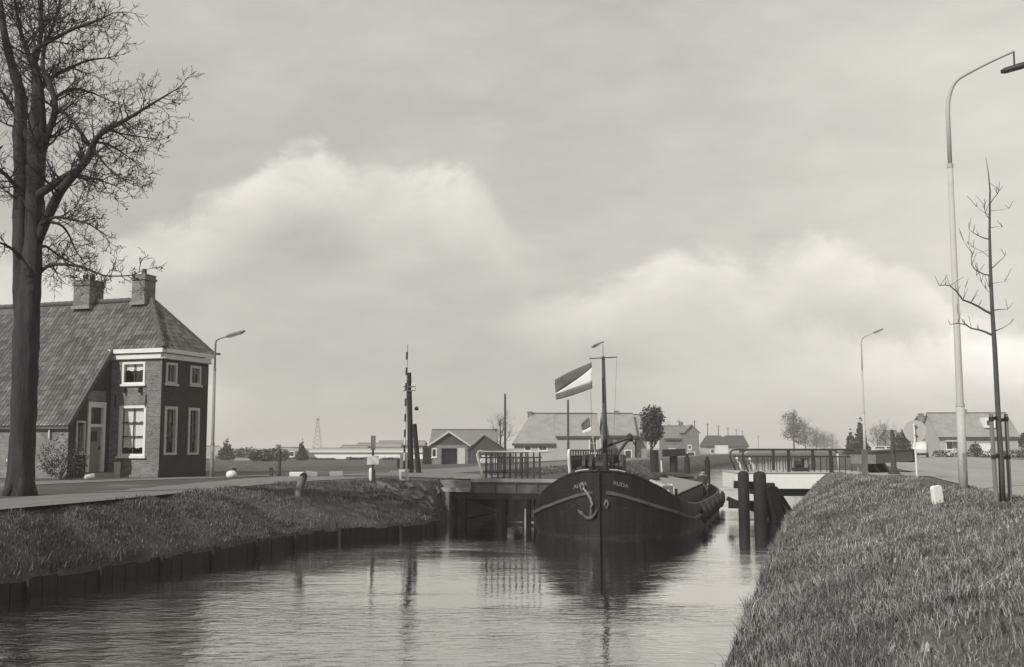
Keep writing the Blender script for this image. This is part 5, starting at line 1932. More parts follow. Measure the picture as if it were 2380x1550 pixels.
b_ = gp(2240, 1141)
zat = lambda v, Y=b_.y: ap(2240, v, Y).z - ROADZ
tipv = ap(2356, 119, b_.y - .8) - b_
lamp(b_, (zat(941), zat(385), zat(262)), (tipv.x, -.8, tipv.z - zat(262)), 'tall pale street lamp on the right with its long arm reaching out of the picture', .122, 'concrete_white', hang=True)
b_ = gp(492, 1109)
zat = lambda v: ap(492, v, b_.y).z - ROADZ
tipv = ap(530, 781, b_.y - .3) - b_
lamp(b_, (zat(1032), zat(858), zat(800)), (tipv.x, -.3, tipv.z - zat(800)), 'short grey street lamp beside the dark front of the brick house', .085, 'zinc')
b_ = ap(2011, 1075, 96); b_.z = ROADZ
zat = lambda v: ap(2005, v, 96).z - ROADZ
tipv = ap(2032, 773, 95) - b_
lamp(b_, (zat(960), zat(860), zat(800)), (tipv.x, -1, tipv.z - zat(800)), 'distant thin street lamp rising behind the swing leaf', .12, 'concrete_white')

# ------------------------------------------------------------------ right bank furniture
b_ = gp(2132, 1113)
t = thing('road_sign', b_, 0, 'round road sign seen from the back on a thin white post', 'road sign')
k = b_.y / FPX
MB().tube([(0, 0, -.3), ap(2124, 984, b_.y) - b_], [.04, .038], 10).build('post', M['white'], t)
c = ap(2127, 1002, b_.y + .07) - b_
disc = MB().tube([c, c + Vector((0.02, .03, 0))], [.43, .43], 40).build('disc', M['sign'], t)
for z in (-.15, .2):
    MB().box(c.x - .07, c.x + .03, c.y - .13, c.y - .003, c.z + z - .02, c.z + z + .02).build('clamp', M['iron_mid'], disc)
b_ = gp(2078, 1103)
t = thing('warning_post', b_, 0, 'dark slim post on a dark foot left of the round road sign', 'post')
k = b_.y / FPX
MB().lathe([(.26, -.1), (.26, .06), (.2, .14), (.15, .2)], (0, 0, 0), 12).build('foot', M['iron'], t)
MB().tube([(0, 0, .15), (-.02, 0, 103 * k)], [.13, .07], 10).build('post', M['wood_pole'], t)
MB().box(-.04, .1, -.12, -.085, 48 * k, 57 * k).build('bracket', M['iron'], t)
b_ = gp(2011, 1108)
t = thing('fence_post', b_, 0, 'square grey timber post at the bank edge in front of the swing leaf', 'post')
MB().box(-.1, .1, -.1, .1, -.3, 61 * b_.y / FPX).build('post', M['wood_mid'], t, bevel=.015)
MB().box(-.11, .11, -.11, .11, 61 * b_.y / FPX + .002, 61 * b_.y / FPX + .03).build('cap', M['iron_mid'], t)
b_ = hit(2180, 1170)
t = thing('marker_stone', b_, 0.25, 'white tilted kilometre stone standing in the grass', 'marker stone')
o = MB()
o.prism([(-.125, -.15), (.125, -.15), (.125, .38), (.09, .43), (-.09, .43), (-.125, .38)], (0, 0, 0), Vector((1, 0, 0.10)).normalized(), Vector((-.10, 0, 1)).normalized(), (0, 1, 0), -.07, .07)
o.build('stone', M['girder_white'], t, bevel=.015)
# young tree and its stakes
def poly(pts, Y0, base, dys=None):
    out = []
    for i, (u, v) in enumerate(pts):
        q = ap(u, v, Y0 + (dys[i] if dys else 0))
        out.append(q - base)
    return out


b_ = hit(2330, 1170)
yt = thing('young_tree', b_, 0, 'slender bare young tree tied between stakes at the right edge', 'tree')
Yb = b_.y
tr = poly([(2331, 1180), (2327, 1070), (2321, 982), (2312, 808), (2306, 718), (2302, 620), (2300, 538), (2301, 442), (2297, 400), (2291, 364)], Yb, b_)
MB().tube(tr, [.066, .06, .056, .05, .042, .034, .026, .017, .010, .004], 9).build('trunk', M['young'], yt, True)
br = MB()
BR = [([(2305, 778), (2274, 766), (2243, 754), (2208, 754)], .022), ([(2307, 730), (2274, 712), (2238, 697), (2208, 664), (2184, 664)], .025), ([(2303, 640), (2273, 631), (2258, 616)], .016),
      ([(2299, 556), (2273, 547), (2252, 532)], .014), ([(2307, 622), (2336, 595)], .012), ([(2309, 721), (2342, 719)], .013), ([(2302, 472), (2318, 451), (2322, 440)], .01), ([(2300, 510), (2290, 495), (2287, 476)], .009),
      ([(2303, 600), (2262, 575), (2240, 560)], .006), ([(2307, 690), (2292, 672), (2270, 640)], .007), ([(2300, 530), (2330, 528)], .007), ([(2306, 700), (2299, 668)], .008), ([(2304, 660), (2335, 655)], .006), ([(2302, 490), (2345, 484)], .005), ([(2243, 754), (2226, 728)], .006), ([(2238, 697), (2243, 668)], .006), ([(2258, 616), (2258, 600)], .005), ([(2302, 500), (2270, 480)], .005), ([(2310, 770), (2350, 750)], .012), ([(2299, 580), (2260, 590)], .004)]
r_ = random.Random(5)
for pts, rr in BR:
    P = poly(pts, Yb, b_, [0] + [r_.uniform(-.5, .5) * (i + 1) / len(pts) for i in range(len(pts) - 1)])
    Q = []
    for i in range(len(P) - 1):
        Q.append(P[i]); Q.append(P[i].lerp(P[i + 1], .5) + Vector((0, r_.uniform(-.02, .02), r_.uniform(-.03, .03))))
    Q.append(P[-1])
    br.tube(Q, [1.15 * rr * (1 - .7 * i / (len(Q) - 1)) for i in range(len(Q))], 5)
    for q in Q[2:]:
        for _ in range(2):
            d = Vector((r_.uniform(-.6, .6), r_.uniform(-.6, .6), r_.uniform(.4, 1.3))).normalized() * r_.uniform(.08, .34)
            br.tube([q, q + d * .6, q + d], [.0065, .0055, .004], 4)
tag(br.build('branches', M['young'], yt), kind='stuff')
for (ub, vb, ut, vt, dy, w) in ((2317, 1168, 2303, 962, -.15, .085), (2349, 1172, 2338, 962, .25, .08)):
    st_b = ap(ub, vb + 12, Yb + dy); st_t = ap(ut, vt, Yb + dy)
    side = 'in front, left of' if dy < 0 else 'behind, right of'
    sk = thing('tree_stake', Vector((st_b.x, st_b.y, st_b.z)), 0, 'round timber stake leaning ' + side + ' the young tree', 'stake', 'stakes of the young tree')
    MB().tube([(0, 0, 0), st_t - st_b], [w * .55, w * .5], 10).build('pole', M['stake'], sk)
    for vv in (974, 1062):
        c = ap(ut + (vv - vt) * (ub - ut) / (vb - vt), vv, Yb + dy) - st_b
        MB().tube([c - ZV * .045, c + ZV * .045], w * .62, 10).build('rubber_tie', M['rubber'], sk)
        xx = ap(2322 + (vv - 982) * .05, vv - (4 if dy < 0 else -4), Yb) - st_b
        MB().beam(c, xx, .02, .07).build('strap', M['rubber'], sk)


# ------------------------------------------------------------------ trees
class Branching:
    def __init__(self, seed):
        self.r = random.Random(seed)
        self.big = MB(); self.mid = MB(); self.fine = MB()

    def child(self, p, d, length, rad, level, maxl, spread=0.75, up=0.12, droop=0.0, n=5, dens=1.0):
        r = self.r
        pts = [p.copy()]
        dd = d.normalized()
        for i in range(n):
            j = Vector((r.gauss(0, 1), r.gauss(0, 1), r.gauss(0, 1))) * .22
            dd = (dd + j + Vector((0, 0, up - droop * i / n))).normalized()
            pts.append(pts[-1] + dd * (length / n) * r.uniform(.8, 1.2))
        rads = [max(rad * (1 - .8 * i / n), .0055) for i in range(n + 1)]
        tgt = self.mid if level <= 1 else self.fine
        tgt.tube(pts, rads, 5 if level <= 1 else 3, cap=False)
        if level < maxl:
            k = max(2, int((3.2 + 3.2 * length) * dens)) if level < 2 else max(2, int((2 + 3.5 * length) * dens))
            for q in range(k):
                f = r.uniform(.2, 1.0)
                i = min(int(f * n), n - 1)
                pp = pts[i].lerp(pts[i + 1], f * n - i)
                t = (pts[i + 1] - pts[i]).normalized()
                s = Vector((r.gauss(0, 1), r.gauss(0, 1), r.gauss(0, 1)))
                s = (s - t * s.dot(t)).normalized()
                nd = t * (1 - spread * .5) + s * spread + Vector((0, 0, up))
                self.child(pp, nd, length * r.uniform(.32, .62), rads[i] * .6, level + 1, maxl, spread, up, droop, max(3, n - 1), dens)

    def limb(self, pts, r0, r1, maxl=3, every=.38, clen=1.5, start=.15, spread=.8, up=.08, droop=.05, dens=1.0, n=8, tip=True):
        P = [Vector(q) for q in pts]
        # smooth by subdividing
        Q = []
        for i in range(len(P) - 1):
            a = P[max(i - 1, 0)]; b = P[i]; c = P[i + 1]; d = P[min(i + 2, len(P) - 1)]
            for s in range(4):
                u = s / 4
                Q.append(0.5 * ((2 * b) + (c - a) * u + (2 * a - 5 * b + 4 * c - d) * u * u + (3 * b - a - 3 * c + d) * u ** 3))
        Q.append(P[-1])
        m = len(Q)
        R_ = [r0 + (r1 - r0) * i / (m - 1) for i in range(m)]
        self.big.tube(Q, R_, n)
        acc = 0
        L = sum((Q[i + 1] - Q[i]).length for i in range(m - 1))
        gone = 0
        for i in range(m - 1):
            seg = (Q[i + 1] - Q[i])
            gone += seg.length
            if gone / L < start: continue
            acc += seg.length
            while acc > every:
                acc -= every * self.r.uniform(.7, 1.3)
                t = seg.normalized()
                s = Vector((self.r.gauss(0, 1), self.r.gauss(0, .8), self.r.gauss(0, 1)))
                s = (s - t * s.dot(t)).normalized()
                f = gone / L
                self.child(Q[i].lerp(Q[i + 1], self.r.random()), t * .5 + s * .8 + Vector((0, 0, up)), clen * (1.15 - .6 * f) * self.r.uniform(.5, 1.15), max(R_[i] * .4, .012) if R_[i] < .08 else min(R_[i] * .35, .04), 1, maxl, spread, up, droop, 5, dens)
        if tip:
            self.child(Q[-1], Q[-1] - Q[-2], clen * .6, r1, 1, maxl, spread, up, droop, 5, dens)
        return Q


def rough_stem(mb, pts, rads, seed, n=26, step=.12, amp=.10):
    """a trunk with ridged, uneven bark: Catmull-Rom path, radius varied round and along it"""
    r = random.Random(seed)
    P = [Vector(p) for p in pts]
    Q, W = [], []
    for i in range(len(P) - 1):
        a = P[max(i - 1, 0)]; b = P[i]; c = P[i + 1]; d = P[min(i + 2, len(P) - 1)]
        k = max(1, int((c - b).length / step))
        for q in range(k):
            u = q / k
            Q.append(0.5 * ((2 * b) + (c - a) * u + (2 * a - 5 * b + 4 * c - d) * u * u + (3 * b - a - 3 * c + d) * u ** 3))
            W.append(rads[i] + (rads[i + 1] - rads[i]) * u)
    Q.append(P[-1]); W.append(rads[-1])
    ph = [r.uniform(0, 6.28) for _ in range(8)]
    knots = [(r.uniform(0, len(Q)), r.uniform(0, 6.28), r.uniform(.1, .28)) for _ in range(max(2, len(Q) // 9))]
    o = len(mb.v)
    for i, (c, w) in enumerate(zip(Q, W)):
        for k in range(n):
            an = 2 * math.pi * k / n
            tw = an + i * step * .25
            f = 1 + amp * (.5 * math.sin(7 * tw + ph[0] + .8 * math.sin(i * .21 + ph[1])) + .45 * math.sin(11 * tw + ph[2] + math.sin(i * .37)) + .5 * math.sin(3 * tw + ph[3] + i * .05)) + amp * .35 * math.sin(i * 1.1 + 5 * an + ph[4])
            for (ki, ka, kh) in knots:
                dd = ((i - ki) * step) ** 2 / (.16 ** 2) + (math.atan2(math.sin(an - ka), math.cos(an - ka)) / .35) ** 2
                if dd < 6: f += kh * math.exp(-dd)
            mb.v.append((c.x + w * f * math.cos(an), c.y + w * f * math.sin(an), c.z))
    for i in range(len(Q) - 1):
        for k in range(n):
            k2 = (k + 1) % n
            mb.f.append((o + i * n + k, o + i * n + k2, o + (i + 1) * n + k2, o + (i + 1) * n + k))
    mb.f.append(tuple(o + (len(Q) - 1) * n + k for k in range(n)))


def big_tree():
    base = gp(50, 1152)
    Y0 = base.y
    t = thing('bare_tree', base, 0, 'huge bare tree with thick trunk and twiggy crown at the left edge', 'tree')
    T = Branching(21)
    def pl(pts, dys): return [ap(u, v, Y0 + d) - base for (u, v), d in zip(pts, dys)]
    trunk = MB()
    P = pl([(46, 1180), (47, 1140), (51, 1040), (56, 900), (63, 760), (70, 660), (77, 570), (80, 470), (83, 390), (86, 309), (89, 247), (86, 180), (80, 144)], [0] * 13)
    rough_stem(trunk, P, [.44, .33, .30, .295, .30, .27, .215, .215, .23, .23, .17, .12, .08], 3)
    # buttress flare
    for a in np.linspace(0, 2 * math.pi, 7)[:-1]:
        v = Vector((math.cos(a), math.sin(a), 0))
        trunk.tube([v * .17 + P[1] + ZV * .6, v * .27 + P[1] + ZV * .12, v * .42 + P[1] - ZV * .2], [.08, .11, .06], 7)
    # a second stem close behind the trunk
    P2 = pl([(58, 800), (50, 700), (47, 600), (47, 500), (48, 400), (46, 320), (49, 250), (44, 205), (32, 165), (16, 105), (2, 20), (-4, -60)], [.1, .05, .1, .2, .3, .3, .3, .2, .2, .2, .3, .4])
    rough_stem(trunk, P2, [.20, .20, .17, .165, .165, .165, .155, .14, .12, .10, .075, .05], 5, 16)
    trunk.build('trunk', M['bark'], t, True)
    L = T.limb
    L(pl([(86, 560), (115, 495), (140, 445), (173, 404), (202, 371), (214, 345), (222, 325), (247, 301), (289, 280), (326, 258), (362, 236), (402, 212)], [0, -.2, -.5, -.6, -.8, -.9, -1.0, -1.0, -1.1, -1.2, -1.2, -1.2]), .14, .016, 3, .13, 1.25, .22, .8, .06, .06, 1.15)
    L(pl([(80, 458), (100, 445), (124, 429), (165, 404)], [0, -.2, -.3, -.6]), .11, .10, 3, .5, .9, .3, tip=False)
    L(pl([(88, 395), (111, 313), (128, 256), (120, 206), (100, 160), (104, 110), (130, 40), (150, -40)], [0, -.2, -.3, -.3, -.2, 0, .2, .4]), .10, .03, 3, .13, 1.5, .05, dens=1.15)
    L(pl([(128, 256), (150, 262), (181, 297), (206, 335)], [-.3, -.5, -.7, -.9]), .05, .045, 3, .3, .9, .1, tip=False)
    L(pl([(90, 245), (95, 205), (124, 177), (165, 157), (206, 140), (255, 134)], [0, .2, .4, .6, .7, .9]), .085, .015, 3, .11, 1.25, .12, dens=1.15)
    L(pl([(80, 144), (84, 115), (124, 91), (173, 66), (231, 45), (262, 30)], [0, -.2, -.3, -.4, -.5, -.5]), .08, .014, 3, .12, 1.25, .1, dens=1.15)
    L(pl([(120, 236), (145, 215), (173, 206), (210, 214), (231, 223), (268, 240)], [-.3, 0, .2, .5, .6, .8]), .05, .012, 3, .12, 1.05, .1, droop=.1, dens=1.15)
    L(pl([(88, 640), (108, 620), (136, 614), (186, 619), (215, 630), (247, 641), (300, 640), (325, 632)], [.2, 0, -.3, -.4, -.4, -.5, -.6, -.6]), .05, .008, 3, .12, .85, .1, droop=.14, dens=1.1)
    L(pl([(82, 580), (105, 572), (136, 594), (170, 612), (205, 628)], [0, .3, .5, .8, 1]), .045, .01, 3, .12, .85, .1, droop=.2, dens=1.1)
    L(pl([(95, 520), (128, 505), (165, 510), (205, 520), (243, 545)], [-.2, -.6, -.9, -1.2, -1.4]), .05, .01, 3, .12, .95, .1, droop=.15, dens=1.1)
    L(pl([(108, 515), (140, 522), (160, 545), (175, 580), (200, 615)], [-.2, -.2, 0, .2, .2]), .04, .01, 3, .12, .85, .05, droop=.2, dens=1.1)
    L(pl([(222, 330), (250, 335), (285, 355), (330, 390)], [-.9, -.8, -.6, -.4]), .04, .008, 3, .11, .9, .05, droop=.15, dens=1.1)
    L(pl([(216, 345), (235, 370), (262, 400), (310, 430)], [-.9, -1.2, -1.4, -1.7]), .04, .008, 3, .11, .9, .05, droop=.15, dens=1.1)
    L(pl([(250, 300), (280, 310), (330, 318), (368, 325)], [-1, -.8, -.7, -.6]), .03, .008, 3, .11, .85, .05, droop=.1, dens=1.1)
    L(pl([(165, 404), (200, 410), (250, 425), (285, 440)], [-.6, -.2, .2, .5]), .035, .008, 3, .11, .9, .05, droop=.12, dens=1.1)
    L(pl([(70, 330), (40, 270), (10, 220), (-40, 160)], [.2, .4, .8, 1]), .09, .02, 3, .15, 1.4, .1, dens=1.1)
    L(pl([(66, 480), (35, 430), (-5, 390), (-60, 350)], [.2, 0, -.5, -1]), .08, .02, 3, .15, 1.4, .1, dens=1.1)
    L(pl([(60, 620), (30, 580), (-10, 560)], [.2, -.3, -1]), .06, .02, 3, .35, 1.0, .2)
    L(pl([(86, 180), (60, 110), (45, 60), (30, -30)], [0, .3, .5, .8]), .08, .03, 3, .13, 1.4, .1, dens=1.15)
    L(pl([(84, 140), (95, 80), (96, 10), (100, -60)], [0, .1, .3, .5]), .07, .03, 3, .13, 1.4, .1, dens=1.3)
    T.big.build('limb', M['bark'], t, True)
    tag(T.mid.build('branches', M['twig'], t), kind='stuff')
    tag(T.fine.build('crown', M['twig'], t), kind='stuff')
    # last dry leaves and buds
    r = np.random.default_rng(2)
    fv = np.array(T.fine.v)
    pick = fv[r.integers(0, len(fv), 2600)]
    k = len(pick)
    a = r.normal(size=(k, 3)) * .018; b = r.normal(size=(k, 3)) * .014
    V = np.stack([pick - a, pick + b, pick + a, pick - b], 1).reshape(-1, 3)
    o = bpy.data.objects.new('dry_leaves', np_mesh('dry_leaves', V, np.arange(k * 4).reshape(-1, 4), None, M['twig'])); COL.objects.link(o); o.parent = t
    tag(o, kind='stuff')


big_tree()


def bare_tree(loc, h, spread, seed, label, name='bare_tree', mat='twig_far', dens=1.0, trunk_f=.3, rad=None, group=None, up=.16, lean=0, maxl=3, buds=0):
    t = thing(name, loc, 0, label, 'tree', group)
    T = Branching(seed)
    r = T.r
    rad = rad or h * .022
    tb = MB()
    tb.tube([(0, 0, -.3), (0, 0, h * trunk_f * .5), (lean * .2, 0, h * trunk_f), (lean * .5, 0, h * .6), (lean, 0, h * .9)], [rad * 1.15, rad, rad * .9, rad * .5, rad * .12], 8)
    tb.build('trunk', M[mat], t, True)
    k = int(11 * dens)
    for i in range(k):
        f = trunk_f + (0.85 - trunk_f) * (i + r.random()) / k
        a = i * 2.4 + r.uniform(-.4, .4)
        d = Vector((math.cos(a), math.sin(a), .55 + .8 * f))
        T.child(Vector((lean * f, 0, h * f)), d, spread * (1.15 - .75 * f) * r.uniform(.8, 1.15), rad * .35, 1, maxl, .8, up, .0, 6, .8 * dens * 2.6 / max(spread, 1.5) + .25)
    tag(T.mid.build('branches', M[mat], t), kind='stuff')
    tag(T.fine.build('crown', M[mat], t), kind='stuff')
    if buds:
        leaf_clumps([((math.cos(q * 2.4) * spread * .42 * (1.1 - .5 * (q % 5) / 5), math.sin(q * 2.4) * spread * .42, h * (.3 + .13 * (q % 5))), (spread * .42, spread * .42, h * .14)) for q in range(12)], buds, h * .018, seed, M['twig_far'], 'buds', t)['kind'] = 'stuff'
    return t


def at(u, Y, z=None):
    x = (u - CX) / FPX * Y
    return Vector((x, Y, tz(x, Y) if z is None else z))


def leafy_tree(loc, h, w, seed, label, n=2500, size=.16, mat='bushm', trunk=.25, name='tree', cone=False, group=None):
    t = thing(name, loc, 0, label, 'tree', group)
    r = random.Random(seed)
    blobs = []
    if cone:
        for i in range(7):
            f = i / 6
            blobs.append(((r.uniform(-.06, .06) * w, r.uniform(-.06, .06) * w, h * (.12 + .8 * f)), (w * .5 * (1.05 - .9 * f), w * .5 * (1.05 - .9 * f), h * .12)))
    else:
        for i in range(9):
            a = r.uniform(0, 6.28); q = r.uniform(.1, .5) * w * .62
            blobs.append(((math.cos(a) * q, math.sin(a) * q, h * (trunk + (1 - trunk) * r.uniform(.25, .8))), (w * r.uniform(.2, .32), w * r.uniform(.2, .32), h * (1 - trunk) * r.uniform(.16, .28))))
        blobs.append(((0, 0, h * (trunk + (1 - trunk) * .55)), (w * .36, w * .36, h * (1 - trunk) * .42)))
    leaf_clumps(blobs, n, size, seed, M[mat], 'crown', t)
    tb = MB()
    tb.tube([(0, 0, -.3), (0, 0, h * trunk), (0.02 * w, 0, h * .6), (0, 0, h * .85)], [h * .03, h * .026, h * .014, .01], 7)
    for i in range(6):
        a = i * 1.1
        tb.tube([(0, 0, h * (trunk + .06 * i)), (math.cos(a) * w * .2, math.sin(a) * w * .2, h * (trunk + .06 * i + .14)), (math.cos(a) * w * .38, math.sin(a) * w * .38, h * (trunk + .06 * i + .26))], [h * .012, h * .008, .006], 5)
    tb.build('trunk', M['twig_far'], t)
    return t


leafy_tree(at(1512, 102), 5.4, 2.6, 4, 'small dark round headed tree beside the pale roofed farmhouse', 3200, .13, trunk=.22)
bare_tree(at(1163, 132), 6.0, 2.6, 31, 'open branched bare tree behind the dark sheds', dens=1.0)
bare_tree(at(1842, 330), 12.6, 5.0, 33, 'tall dense tree at the far end of the canal, nearest of its row', dens=1.6, trunk_f=.2, buds=1500, group='row of trees far along the canal')
for i, (u, Y, h, sp, sd) in enumerate(((1868, 370, 10.5, 4.5, 34), (1893, 410, 8.2, 4, 35), (1912, 450, 7.2, 4, 36), (1930, 500, 6.2, 4, 37))):
    bare_tree(at(u, Y), h, sp * 1.25, sd, ['second tree of the far row, a little lower than the first', 'third tree of the far row, middling height', 'fourth tree of the far row, low and hazy', 'last and lowest tree of the far row'][i], dens=1.3, trunk_f=.15, buds=1300, group='row of trees far along the canal')
bare_tree(at(1552, 190), 5.6, 2.6, 38, 'faint bare tree behind the gabled house in the distance', dens=.7)

# right side trees and hedges in the distance
leafy_tree(at(1997, 150), 5.2, 2.4, 6, 'dark upright conifer behind the end of the swing leaf', 1400, .2, cone=True, trunk=.1, name='conifer')
leafy_tree(at(1975, 170), 4.0, 2.2, 7, 'smaller dark evergreen left of the upright conifer', 900, .2, cone=True, trunk=.1, name='conifer')
bare_tree(at(2035, 230), 5.4, 3.2, 39, 'grey bushy bare tree left of the dark slim post', dens=1.0, trunk_f=.1, buds=500)
bare_tree(at(2053, 220), 6.0, 3.4, 40, 'grey bushy bare tree partly behind the dark slim post', dens=1.0, trunk_f=.1, buds=500)
leafy_tree(at(2093, 150), 3.6, 2.6, 8, 'dark rounded evergreen bush left of the round road sign', 900, .18, trunk=.05)
leafy_tree(at(530, 165), 3.2, 2.6, 9, 'dark pointed conifer beside the leftmost distant barn', 1100, .18, cone=True, trunk=.05, name='conifer')
leafy_tree(at(704, 160), 2.9, 2.0, 10, 'dark pointed conifer at the right end of the distant farm roof', 1000, .17, cone=True, trunk=.05, name='conifer')
for i, (u, Y, h, w, lab) in enumerate(((572, 190, 1.9, 7, 'low grey bushes between the two distant farm roofs'), (612, 150, 1.6, 3.2, 'dark bush left of the single upright post'), (640, 150, 1.9, 4, 'spreading grey bush in front of the distant farm'))):
    shrub('bush', at(u, Y), [((-w * .3, 0, h * .4), (w * .25, 1, h * .42)), ((w * .05, 0, h * .5), (w * .28, 1, h * .5)), ((w * .32, 0, h * .38), (w * .22, 1, h * .4))], 900, .2, lab, 'bush', 'bush_l' if i != 1 else 'bushm', 4, seed=20 + i)
hz_l = (('dark clipped hedge in front of the white low building, left part', 736, 768, 168, .25), ('dark ragged hedge in front of the white low building, middle part', 812, 858, 166, .42), ('dark hedge in front of the white low building, right part', 893, 918, 166, .38))
for i, (lab, u0, u1, Y, h) in enumerate(hz_l):
    a, b = at(u0, Y), at(u1, Y)
    L = (b - a).length
    nb = int(L / .9) + 1
    rr = random.Random(i)
    shrub('hedge', a, [((L * q / nb + .3, rr.uniform(-.2, .2), h * rr.uniform(.35, .5)), (.7, .6, h * rr.uniform(.42, .62))) for q in range(nb + 1)], int(320 * nb), .09, lab, 'hedge', 'bushm', 6, seed=40 + i)


# ------------------------------------------------------------------ distant buildings, left to centre
def zof(v, Y): return ap(0, v, Y).z


def house_px(u0, u1, Y, v_eave, v_ridge, depth, wall, roof, label, rz=0.0, zb=None, **kw):
    a = at(u0, Y, zb)
    L = (u1 - u0) / FPX * Y / math.cos(rz)
    return simple_house(kw.pop('name', 'house'), a, rz, L, depth, zof(v_eave, Y) - a.z, zof(v_ridge, Y + depth / 2) - a.z, wall, roof, label, **kw)


wk = dict(cols=1, bars=(), depth=.06, frame_w=.12)
house_px(440, 524, 190, 1068, 1037, 9, 'brick_mid', 'roofl', 'pale roofed barn on the far left seen beside the house corner', hip=(0, 2.2), name='barn', cat='barn', zb=.75)
house_px(600, 716, 175, 1062, 1040, 8, 'brick_mid', 'roofl', 'long pale roofed farm across the field behind the single post', hip=(2.4, 1.6), name='farmhouse', zb=.75, windows=[('f', 5.2, .5, .8, .9, wk), ('f', 6.4, .5, .8, .9, wk)], chimneys=[(2.6, .6, .5, 'brick_mid')])
sh = house_px(552, 582, 160, 1067.5, 1065, 2, 'plaster_white', 'roofl', 'tiny white shed across the field between bushes', name='shed', cat='shed', zb=.8, fascia=None)
# long white low building (glass houses behind)
Yw = 182
a = at(722, Yw, .75)
wl_b = simple_house('white_building', a, 0.0, (985 - 722) / FPX * Yw, 9, zof(1048, Yw) - .75, zof(1042, Yw) - .75, 'girder_white', 'plaster', 'long low white building across the field left of the sheds', 'building', fascia='white')
for i, (u0, u1, vt, Y, lab) in enumerate(((792, 850, 1035, 200, 'low grey greenhouse roof stepping up behind the white building'), (830, 930, 1030, 210, 'wide greenhouse with a flat grey roof behind the white building'), (880, 985, 1025, 220, 'furthest and tallest grey roof behind the white building'))):
    house_px(u0, u1, Y, vt + 8, vt, 8, 'plaster', 'roofl', lab, name='greenhouse', cat='greenhouse', zb=.75, fascia='zinc')
# lattice mast on the horizon
Yt = 620
a = at(740, Yt, .7)
hm_ = zof(978, Yt) - .7
lt = thing('lattice_tower', a, 0, 'faint thin lattice tower on the horizon above the white building', 'tower')
for sx in (-1, 1):
    for sy in (-1, 1):
        MB().tube([(sx * 2.6, sy * 2.6, 0), (sx * .45, sy * .45, hm_)], .10, 4).build('leg', M['zinc'], lt)
lb = MB()
for i in range(7):
    z0, z1 = hm_ * i / 7, hm_ * (i + 1) / 7
    w0, w1 = 2.6 - 2.15 * i / 7, 2.6 - 2.15 * (i + 1) / 7
    for sy in (-1, 1):
        lb.tube([(-w0, sy * w0, z0), (w1, sy * w1, z1)], .06, 4); lb.tube([(w0, sy * w0, z0), (-w1, sy * w1, z1)], .06, 4)
        lb.tube([(sy * w0, -w0, z0), (sy * w1, w1, z1)], .06, 4)
tag(lb.build('lattice', M['zinc'], lt), kind='stuff')
MB().box(-.7, .7, -.7, .7, hm_, hm_ + 1.6).build('head', M['iron_mid'], lt)

# shed with big dark doorway, its neighbour
Yg = 122
a = at(985, Yg, .72)
gs = thing('garage', a, 0, 'gabled garage with a wide black doorway and pale door leaf', 'garage')
W_ = (1088 - 985) / FPX * Yg
ze_, zr_ = zof(1034, Yg) - .72, zof(1004, Yg) - .72
X = Vector((1, 0, 0)); NY = Vector((0, -1, 0))
d0, d1 = (1027 - 985) / FPX * Yg, (1063 - 985) / FPX * Yg
dh = zof(1042, Yg) - .72
g0 = (1035 - 985) / FPX * Yg - (1089 - 1000) / FPX * Yg / 2
gl0, gl1 = (1000 - 985) / FPX * Yg, W_ + .05
mb = MB(); mb.wall((0, 0, 0), X, NY, W_, ze_, [(d0, d1, 0, dh), (.9, 1.5, .9, 1.9)], 0.5)
mb.wall((0, 7, 0), -Vector((0, 1, 0)), -X, 7, ze_); mb.wall((W_, 0, 0), Vector((0, 1, 0)), X, 7, ze_); mb.wall((W_, 7, 0), -X, -NY, W_, ze_)
mb.box(d0 - .1, d1 + .1, .5, .56, 0, dh + .1)
mb.build('wall', M['brick_mid'], gs)
gb = MB(); gb.add([(gl0, 0.0, ze_ + .003), (gl1, 0.0, ze_ + .003), ((gl0 + gl1) / 2, 0.0, zr_)], [(0, 1, 2)]); gb.build('gable', M['wood_pole'], gs); gb = MB(); gb.add([(gl0, 7.0, ze_), (gl1, 7.0, ze_), ((gl0 + gl1) / 2, 7.0, zr_)], [(2, 1, 0)])
gb.build('gable', M['wood_pole'], gs)
cx_ = (gl0 + gl1) / 2
rr_m = MB()
for sg, xe_ in ((-1, gl0 - .25), (1, gl1 + .25)):
    zz0 = ze_ - .1
    rr_m.add([(xe_, -.25, zz0), (cx_, -.25, zr_ + .05), (cx_, 7.2, zr_ + .05), (xe_, 7.2, zz0)], [(0, 1, 2, 3) if sg > 0 else (3, 2, 1, 0)])
rr_m.add([(-.2, -.2, ze_ - .25), (gl0 + .2, -.2, ze_ + .12), (gl0 + .2, 7.2, ze_ + .12), (-.2, 7.2, ze_ - .25)], [(0, 1, 2, 3)])
ro = rr_m.build('roof', M['roofm'], gs)
for xe_ in (gl0 - .25, gl1 + .25):
    MB().beam((xe_, -.3, ze_ - .1), (cx_, -.3, zr_ + .05), .06, .2).build('barge_board', M['cream'], ro)
MB().box(d0 - .02, d1 + .02, .02, .48, -.02, .0).build('door_sill', M['concrete'], gs)
MB().box(d1 + .05, d1 + .05 + 18 / FPX * Yg, -.10, -.02, .05, dh + .05).build('door_leaf', M['cream'], gs)
MB().box(d0 + .01, d1 - .01, .42, .49, 0.01, dh - .01).build('interior_shade', M['room'], gs)  # black sheet across the doorway: the shade inside, painted
window(gs, (.9, 0, .9), X, NY, .6, 1.0, **wk)
MB().box(-.05, .9, -.06, -.005, 0, ze_ - .3).build('tarred_boarding', M['room'], gs)
house_px(1003, 1150, 128, 1032, 999, 9, 'brick_mid', 'roofm', 'old barn with mottled tiled roof behind the gabled garage', name='barn', cat='barn', zb=.72)
